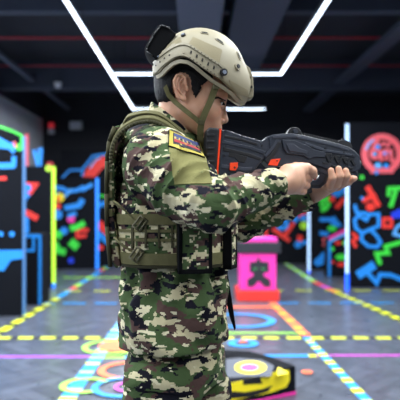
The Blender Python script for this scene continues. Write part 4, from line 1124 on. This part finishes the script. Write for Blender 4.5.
# shallow vents in the crown
for (u, v, w, a) in ((196, 30, -14, 0), (219, 38, -20, .45), (238, 60, -22, 1.1), (196, 30, 14, 0), (219, 38, 20, .45), (238, 60, 22, 1.1)):
    pass
helmet = Hm.mesh('helmet', M_TAN, person); bvh_h = Hm.bvh(); del Hm
# rolled rim along the cut edge
drape('helmet_rim', bvh_f, band_px([(x, y) for x, y in [(157, 77), (161, 75.5), (167, 69), (173, 64), (180, 61.3), (188, 62.5), (195, 66.8), (203, 73.6), (212, 80.8), (221, 86.2), (231, 93.2), (239, 102), (246, 103)]], 3.4), 60, 3, .0030, M_TAND, helmet)
# fabric field on the side of the shell
drape('helmet_cover_patch', bvh_h, quad_px([(193, 37), (222, 50), (216.5, 76), (184, 52)]), 26, 20, .0014, M_TANF, helmet)
drape('helmet_cover_patch', bvh_h, quad_px([(166, 47), (180, 37.5), (183, 45), (166, 57)]), 12, 12, .0014, M_TANF, helmet)
drape('helmet_cover_patch', bvh_h, quad_px([(229, 80), (247, 90), (249, 98), (232, 91)]), 12, 8, .0014, M_TANF, helmet)
# accessory rail
def cr(pts, n=6): return [tuple(v)[:2] for v in smoothpath([(x, y, 0) for x, y in pts], n)]
rail = drape('side_rail', bvh_f, band_px(cr([(155.5, 69), (160, 63), (167, 57), (175, 52.5), (183, 50), (190, 52), (199, 57.5), (208, 63.5), (217, 69.8), (225, 76)]), lambda u: 13.0 - 2.5*u if u < .9 else 13.0 - 2.5*u - (u-.9)*45), 90, 6, .0050, M_TAND, helmet)
drape('rail_ridge', bvh_f, band_px(cr([(160, 58.5), (168, 52.2), (176, 47.5), (184, 45.4), (191, 47.4), (200, 53), (209, 59), (219, 65.6), (226, 71)]), 2.0), 70, 2, .0078, M_TAND, rail)
drape('rail_ridge', bvh_f, band_px(cr([(158.5, 71.5), (164, 65.5), (172, 59.5), (179, 56.2), (186, 56.4), (193, 60.2), (201, 66), (210, 72), (219, 77.5)]), 1.8), 70, 2, .0076, M_TAND, rail)
R_ = [(157.5, 66), (160.0, 70.5), (161.5, 62.5), (163.6, 66.2), (165.8, 59.0), (168.2, 62.2), (170.6, 56), (172.6, 59)]
for (x, y) in R_: stud('rail_hole', bvh_f, x, y, .0024, .0062, M_HOLE, rail, sink=0)
for i in range(5):
    x = 191.5 + i*5.5; y = 53.4 + i*3.75
    drape('rail_slot', bvh_f, quad_px([(x-.4, y-1.9), (x+.9, y-1.2), (x+.1, y+1.6), (x-1.2, y+.9)]), 2, 3, .0062, M_HOLE, rail)
for i in range(9):
    t = i/8; x = 191.5 + t*26; y = 47.8 + t*17.2
    stud('rail_hole', bvh_f, x, y, .0014, .0084, M_HOLE, rail, n=8, sink=0)
for i in range(8):
    t = i/7; x = 190.5 + t*23; y = 58.9 + t*15.4
    stud('rail_hole', bvh_f, x, y, .0016, .0082, M_HOLE, rail, n=8, sink=0)
drape('rail_latch', bvh_f, quad_px([(175.5, 54.5), (183.5, 51.2), (185, 54.2), (177, 57.4)]), 6, 3, .0075, M_TAN, rail)
# bolts and round fittings
for (x, y, r, m_, h) in ((222.3, 72.6, .0092, M_BLK, .012), (237.2, 66.8, .0098, M_TAND, .004), (183.4, 35.6, .0065, M_BLK, .004), (160.5, 57.8, .0045, M_BLK, .008)):
    s = stud('helmet_bolt', bvh_h, x, y, r, h, m_, helmet, n=20)
    if s: stud('bolt_core', bvh_h, x, y, r*.55, h+.002, M_BLK if m_ is M_TAND else M_GUNL, s, n=14)
for (x, y, xs_, an) in ((204.5, 33.2, 2.2, .15), (219.5, 41.2, 2.6, .45), (238.6, 56.2, 2.6, .98)):
    v_ = stud('crown_vent', bvh_h, x, y, .0052, .0018, M_TAN, helmet, n=24, xscale=xs_, ang=-an)
    if v_: stud('vent_opening', bvh_h, x, y, .0034, .0024, M_HOLE, v_, n=24, xscale=xs_*1.15, ang=-an)
# goggle mount on the front of the shell
bm = bmesh.new(); add_extrude(bm, [H(x, y, -9) for x, y in ((244, 66), (249, 70), (252, 78), (252.8, 90), (250, 93), (247.5, 86), (246, 76))], Vector((0, 18*SH, 0)))
shr = bmobj('goggle_mount', bm, M_TAND, helmet, bevel=.002)
cyl('mount_screw', H(248.5, 80, -10), H(248.5, 80, -7), .0042, M_BLK, shr)
cyl('mount_screw', H(250, 89, -10), H(250, 89, -7), .0036, M_BLK, shr)
bm = bmesh.new(); add_extrude(bm, [H(x, y, -8) for x, y in ((249, 87), (253, 90), (252.5, 98), (249, 100), (246, 98), (246, 92))], Vector((0, 16*SH, 0)))
bmobj('mount_catch', bm, M_TAND, shr, bevel=.002)
# dark flip-up visor parked at the back of the shell
bm = bmesh.new(); n = 12; rings = []
prof = [(176, 40), (168, 34.2), (160.5, 31.2), (158, 33), (151.8, 42), (146, 53.5), (145.6, 56), (151, 60.5), (156.5, 65)]
for i in range(n+1):
    w = -24 + 48*i/n; bend = (w/24)**2
    rings.append([bm.verts.new(H(x + bend*1.2, y + bend*.8, w)) for x, y in prof])
for a, b in zip(rings, rings[1:]):
    for j in range(len(prof)): bm.faces.new((a[j], a[(j+1) % len(prof)], b[(j+1) % len(prof)], b[j]))
bm.faces.new(rings[0]); bm.faces.new(rings[-1][::-1])
vis = bmobj('rear_visor', bm, M_BLKF, helmet, bevel=.003)
bm = bmesh.new()
for a, b in zip(prof[1:7], prof[2:8]): add_cyl(bm, H(a[0]+3, a[1]+2, -24.5), H(b[0]+3, b[1]+2, -24.5), .0022, n=8)
bmobj('visor_frame', bm, M_GUND, vis, smooth=True)
# chin straps (web laid on the face, standing off at the jaw)
def strapface(name, pts, wid, par, th=.0022):
    """strap as a ribbon whose points sit just off the skin on the near side"""
    P = []
    N = 26
    for i in range(N+1):
        p, d = polyline(pts, i/N); o, dr = ray_px(p[0], p[1]); loc, nor, _, _ = bvh_body.ray_cast(o, dr)
        P.append((p, loc))
    return P
def ribbon_face(name, pts, wid, par, yfun):
    P = [at(p[0], p[1], yfun(i/20)) for i, p in enumerate([polyline(pts, j/20)[0] for j in range(21)])]
    d = (P[-1]-P[0]).normalized(); wv = Vector((-d.z, 0, d.x)).normalized()*wid*SH
    if wv.x > 0: wv = -wv
    return strap3(name, P, wv, .0025, M_OLIVE, par, bevel=.0006)
YN = YH - 27*SH
def ynear(pts, lift=.0065):
    def f(t):
        p = polyline(pts, t)[0]; o, dr = ray_px(p[0], p[1]); hit = [b_.ray_cast(o, dr)[0] for b_ in (bvh_body, bvh_hair)]; hit = [q.y for q in hit if q is not None]
        return (min(hit) - lift) if hit else None
    ys_ = [f(j/20) for j in range(21)]; last = YN
    for i, v in enumerate(ys_):
        if v is None or v > 1.51: ys_[i] = last
        last = ys_[i]
    sm = [min(ys_[max(0, i-2):i+3]) for i in range(21)]
    sm = [sum(sm[max(0, i-2):i+3])/len(sm[max(0, i-2):i+3]) for i in range(21)]
    return lambda t: sm[int(round(t*20))]
p1 = [(216.5, 84), (211, 100), (205, 113), (201.5, 122), (200.5, 130), (200, 141)]
p2 = [(165, 86), (168.5, 95), (175, 102), (186, 111), (196, 119), (201, 123.5)]
s1 = ribbon_face('chin_strap', p1, 6.2, helmet, ynear(p1)); s2 = ribbon_face('chin_strap', p2, 4.6, helmet, ynear(p2))
for pp, wv_ in ((p1, 4.6), (p2, 3.2)):      # the same straps on the far side
    P = [at(p[0], p[1], YH) for p in [polyline(pp, j/12)[0] for j in range(13)]]
    yy = ynear(pp); P = [Vector((p.x, 2*YH - yy(j/12), p.z)) for j, p in enumerate(P)]
    d = (P[-1]-P[0]).normalized(); w3 = Vector((-d.z, 0, d.x)).normalized()*wv_*SH
    strap3('chin_strap', P, w3, .0025, M_OLIVE, helmet, bevel=.0006)
yb = ynear(p1)(0.1) - .003
bm = bmesh.new(); c = at(216, 87, yb)
add_box(bm, c + Vector((-.008, -.003, -.006)), c + Vector((.009, .001, .006)))
bmobj('strap_buckle', bm, M_BUCKLE, s1, bevel=.0015)
yb = ynear(p2)(0.9) - .004; c = at(201, 122.5, yb)
bm = bmesh.new(); add_box(bm, c + Vector((-.007, -.002, -.007)), c + Vector((.007, .002, .006)))
bmobj('strap_junction', bm, M_OLIVED, s1, bevel=.0015)
# chin cup under the jaw
strap3('chin_cup', smoothpath([at(200, 138, ynear(p1)(1.0)), H(204, 145, -12), H(207, 148, 0), H(204, 145, 12), Vector((at(200, 138, YH).x, 2*YH-ynear(p1)(1.0), at(200, 138, YH).z))], 5), (.014, 0, .008), .003, M_OLIVE, helmet)
# earpad lining behind the ear
drape('helmet_logo', bvh_h, quad_px([(171, 45.5), (175, 43.5), (176, 46), (172.4, 48)]), 3, 3, .002, M_TAND, helmet)
# ================================================================== TOY GUN
GA, GB = (207.0, 1.452), (357.0, 1.510)          # picture column and distance of butt and muzzle
def gY(px): return GA[1] + (px-GA[0]) / (GB[0]-GA[0]) * (GB[1]-GA[1])
gp = at(207, 150, gY(207)); gq = at(357, 150, gY(357)); gd = gq-gp; gd.z = 0
GN = Vector((gd.y, -gd.x, 0)).normalized()        # towards the near side
def G(px, py, w=0.0): return at(px, py, gY(px)) + GN*w
gun = thing('toy_blaster', 'black plastic toy gun with orange accents held at the shoulder of the camouflaged person', 'toy gun', G(300, 170) )
def gpart(name, pts, w0, w1, m, parent=None, bevel=.002, segs=2):
    bm = bmesh.new(); add_extrude(bm, [G(x, y, w0) for x, y in pts], GN*(w1-w0))
    return bmobj(name, bm, m, parent or gun, bevel=bevel, segs=segs)
butt = gpart('butt_pad', [(205.2, 131.5), (208.5, 128), (218.4, 129.3), (217.8, 150), (215, 177), (208.5, 176), (205.0, 160), (204.6, 145)], -.021, .021, M_GUND, bevel=.006, segs=3)
for i in range(6):
    y = 135 + i*6.5
    gpart('pad_rib', [(205.2, y), (213, y), (212.6, y+2.2), (205.2, y+2.2)], -.022, .0225, M_GUND, butt, bevel=.0008)
gpart('butt_seam', [(218.2, 130.0), (219.9, 130.2), (216.6, 176.4), (214.9, 176.2)], -.0205, .0215, M_ORANGE, bevel=.0004)
stock = gpart('stock', [(219.8, 130.4), (226, 131), (244, 137.2), (259, 141.4), (262, 141.2), (266, 137), (272, 136), (276, 150), (266, 156), (258, 164), (253, 171), (244, 174.5), (232, 173.5), (222, 175.5), (216.8, 176)], -.019, .019, M_GUN, bevel=.003, segs=2)
# raised ribs and panels on the near side of the stock
gpart('stock_rib', [(222, 141), (250, 147.5), (264, 152.5), (262.5, 155.5), (248, 150.5), (221.6, 144.5)], .018, .0203, M_GUN, stock, .001)
gpart('stock_rib', [(221.8, 148), (248, 154), (260, 158.5), (258.2, 161), (246, 157), (221.4, 151.5)], .018, .0200, M_GUND, stock, .001)
gpart('stock_panel', [(228, 152.5), (246, 157.5), (243, 163.5), (236, 162), (233, 158), (227, 157)], .018, .0198, M_GUND, stock, .001)
gpart('stock_rib', [(223, 136), (240, 139.2), (256, 144.2), (255, 146.5), (240, 141.8), (222.6, 138.4)], .018, .0199, M_GUND, stock, .001)
gpart('stock_rib', [(220.5, 165), (244, 168), (251, 167.5), (249, 170.5), (243, 171.5), (220, 168.5)], .018, .0202, M_GUNM, stock, .001)
for (x, y) in ((240.5, 136.6), (254, 139.9), (223.5, 147), (222.5, 156.3), (260.2, 146.4), (224, 131.8)):
    cyl('stock_screw', G(x, y, .017), G(x, y, .0225), .0022, M_BLK, stock, n=12)
gpart('sling_plate', [(233, 171.5), (247, 172), (250, 175.5), (243, 181), (228, 181.5), (226, 177)], -.010, .012, M_GUNL, stock, .002)
ob = gpart('release_button', [(228.4, 163.6), (235.8, 163.2), (236, 167.5), (233.5, 171.2), (228.2, 170.9)], .017, .0245, M_ORANGE, gun, .0008)
cyl('button_screw', G(232.6, 168.2, .024), G(232.6, 168.2, .0255), .0023, M_BLK, ob, n=12)
# receiver
recv = gpart('receiver', [(266, 137.4), (271, 135.4), (282, 134.6), (290, 134.2), (301, 136.2), (318, 140.2), (336, 144.4), (346, 147.8), (352, 151.5), (356.5, 156.5), (358, 168.5), (353, 172.6), (337, 172.8), (325, 170.2), (316, 167), (309, 164.5), (297, 165.4), (278, 166.6), (267, 167.2), (262, 161), (268, 152)],
             -.022, .022, M_GUN, bevel=.0032, segs=2)
gpart('receiver_plate', [(279, 141), (292, 141.5), (304, 146.5), (312, 151), (322, 152.5), (322, 158), (312, 158), (306, 160), (300, 156.5), (284, 154.5), (281, 150)], .021, .0262, M_GUN, recv, .0012)
gpart('receiver_plate', [(283, 145), (290, 145), (296, 149), (304, 152), (303.5, 155.5), (298, 154), (286, 152)], .026, .0285, M_GUNM, recv, .0008)
gpart('receiver_channel', [(268, 155), (276, 143), (279, 143.5), (271, 157), (264, 163), (262.5, 161)], .021, .0252, M_GUND, recv, .001)
gpart('receiver_channel', [(262, 156.5), (270, 147), (274, 140.5), (276, 141.5), (272, 149), (264, 158.5)], .021, .0240, M_GUNM, recv, .001)
gpart('receiver_step', [(302, 143), (312, 146.5), (322, 150.2), (338, 152.8), (350, 155.5), (351, 158), (338, 155.4), (321, 152.6), (311, 149.2), (301.5, 145.6)], .021, .0252, M_GUNM, recv, .001)
gpart('receiver_chamfer', [(270, 137), (290, 136.2), (302, 138.4), (336, 146.5), (346, 150.5), (345, 152), (335, 148.8), (302, 141), (290, 138.8), (270, 139.6)], .018, .0236, M_GUNM, recv, .001)
# angular cooling vents, a zigzag of dark openings
zz = [(317, 154.6), (322, 154), (326, 163), (331, 155.6), (335, 164), (339, 157), (343, 165), (347, 159), (351, 166)]
for i in range(len(zz)-1):
    a, b = zz[i], zz[i+1]
    gpart('cooling_vent', [(a[0]-.9, a[1]), (a[0]+1.4, a[1]), (b[0]+1.2, b[1]), (b[0]-1.1, b[1])], .021, .0255, M_GUND, recv, .0004)
for x, y in ((326, 154.8), (333.5, 156.8), (341.5, 158.6), (322, 163.5), (331, 166.6), (340, 168.4), (347, 168.6)):
    gpart('cooling_vent', [(x-2.6, y-.8), (x+2.6, y-.2), (x+2.2, y+1.4), (x-2.2, y+.9)], .021, .0250, M_GUND, recv, .0004)
for (x, y) in ((293.5, 138.8), (322, 149), (340, 153), (329, 166.5), (309, 148), (348.5, 156)):
    cyl('receiver_screw', G(x, y, .021), G(x, y, .0268), .0022, M_BLK, recv, n=12)
oc = gpart('safety_catch', [(268.6, 160.2), (277.8, 159.4), (274.4, 166.6), (265.6, 165.8)], .021, .0265, M_ORANGE, gun, .0008)
cyl('catch_screw', G(274.2, 161.6, .026), G(274.2, 161.6, .0276), .0019, M_BLK, oc, n=12)
# top rail with teeth
rail_g = gpart('top_rail', [(296, 133.8), (340.5, 143.2), (340, 146.5), (296, 137)], -.009, .009, M_GUND, gun, .0008)
for i in range(17):
    x = 300 + i*2.35; y = 133.9 + (x-300)*.216
    gpart('rail_tooth', [(x, y-1.0), (x+1.3, y-.75), (x+1.3, y+1.2), (x, y+1)], -.010, .010, M_GUND, rail_g, .0003)
rs = gpart('rear_sight', [(285.5, 135.2), (288, 130.2), (291, 127.6), (296, 127.6), (299.5, 130.8), (301.5, 136.6), (293, 136.8)], -.011, .011, M_GUND, gun, .0018)
for s in (-1, 1): cyl('sight_knob', G(293.8, 132, s*.010), G(293.8, 132, s*.0165), .0065, M_GUN, rs, n=18, bevel=.001)
fs = gpart('front_sight', [(336, 144.5), (337.8, 140.6), (343.8, 140.2), (348.8, 142.6), (351.2, 147.2), (350.5, 150.5), (340, 147.5)], -.010, .010, M_GUND, gun, .0015)
gpart('sight_post', [(340.6, 142), (341.4, 138.4), (343.2, 138.5), (343.6, 142)], -.0015, .0015, M_GUND, fs, .0003)
# muzzle and under-barrel
mz = cyl('muzzle', G(354.5, 164.4), G(359.6, 165.4), .0125, M_GUND, gun, n=28, bevel=.0015)
cyl('muzzle_bore', G(359.0, 165.3), G(360.2, 165.5), .0075, M_BLK, mz, n=20)
ub = cyl('lower_barrel', G(318, 171.6), G(356.4, 176.8), .0105, M_GUND, gun, n=28, bevel=.0015)
fe = gpart('fore_end', [(318, 166), (330, 169.5), (346, 171.8), (355.5, 171), (356.2, 176.5), (349, 180.8), (338, 180.2), (326, 177.0), (316.5, 172.5)], -.017, .017, M_GUN, gun, .004, 3)
# grip, trigger and guard
gpart('grip', [(296, 164), (308.5, 163.6), (309.5, 178), (311, 193), (300.5, 195), (297, 180)], -.0140, .0140, M_GUND, gun, .004, 3)
gd_ = gpart('trigger_guard', [(309, 163.5), (327, 168.5), (327, 174), (324, 183.4), (318.4, 188.4), (307.5, 187.8), (307.8, 181.0), (313.6, 180.6), (316.6, 178.6), (318.4, 174), (317.5, 170.5), (309.5, 168.0)], -.0150, .0150, M_GUN, gun, .0015)
gpart('guard_rib', [(309, 184.6), (317, 184.8), (321.5, 181.0), (324.2, 172), (325.4, 173), (322.4, 183), (317.8, 186.8), (309, 186.4)], .0145, .0168, M_GUND, gd_, .0004)
gpart('trigger', [(312, 169.5), (315.5, 170.5), (315.2, 175.5), (316.8, 180.6), (314.6, 180.8), (312.6, 175.5)], -.0035, .0035, M_ORANGE, gun, .0008)
# ================================================================== CAMERA, LIGHT
cd = bpy.data.cameras.new('camera'); cam = bpy.data.objects.new('camera', cd); COL.objects.link(cam)
cam.location = CAM; cam.rotation_euler = (math.pi/2, 0, 0)
cd.sensor_width = 36; cd.lens = F/400*36; cd.shift_x = (200-VX)/400; cd.shift_y = (VY-200)/400
cd.clip_start = .02
cd.dof.use_dof = True; cd.dof.focus_distance = 1.42; cd.dof.aperture_fstop = 3.4
scn.camera = cam

def area(name, loc, target, sx, sy, power, col=(1, 1, 1)):
    l = bpy.data.lights.new(name, 'AREA'); l.shape = 'RECTANGLE'; l.size = sx; l.size_y = sy; l.energy = power; l.color = col
    o = bpy.data.objects.new(name, l); COL.objects.link(o); o.location = loc
    o.rotation_euler = (Vector(target)-Vector(loc)).to_track_quat('-Z', 'Y').to_euler()
    return o
def bar_light(a, b, power, tilt=0.0, z=3.196, w=.05):
    """the light given off by a ceiling strip"""
    a = Vector((a[0], a[1], z)); b = Vector((b[0], b[1], z)); L = (b-a).length
    l = bpy.data.lights.new('led_light', 'AREA'); l.shape = 'RECTANGLE'; l.size = L; l.size_y = w; l.energy = power; l.color = (.9, .95, 1)
    o = bpy.data.objects.new('led_light', l); COL.objects.link(o); o.location = (a+b)/2
    o.rotation_euler = (tilt, 0, math.atan2(b.y-a.y, b.x-a.x))
bar_light((lx, 1.0), (lx, Y2), 240); bar_light((rx, 1.0), (rx, Y1), 235)
bar_light((lx, Y1), (rx, Y1), 90); bar_light((lx, Y2), (at(265, 0, Y2).x, Y2), 70); bar_light((lx, 1.0), (rx, 1.0), 45)  # the last one belongs to the added cross bar
bar_light((-2.6, -2.6), (-2.6, .6), 120, 0, 3.19); bar_light((2.7, -2.6), (2.7, .6), 150, 0, 3.19)  # light of the two added strips behind the viewer
bar_light((-2.75, 2.0), (-2.75, 7.4), 260); bar_light((2.95, 2.0), (2.95, 7.7), 130)  # light of the two added side strips
w = bpy.data.worlds.new('world'); scn.world = w; w.use_nodes = True
w.node_tree.nodes['Background'].inputs[0].default_value = (.25, .4, .8, 1); w.node_tree.nodes['Background'].inputs[1].default_value = .25
scn.view_settings.view_transform = 'Standard'; scn.view_settings.look = 'None'; scn.view_settings.gamma = 1; scn.view_settings.exposure = 0
scn.view_settings.use_curve_mapping = False
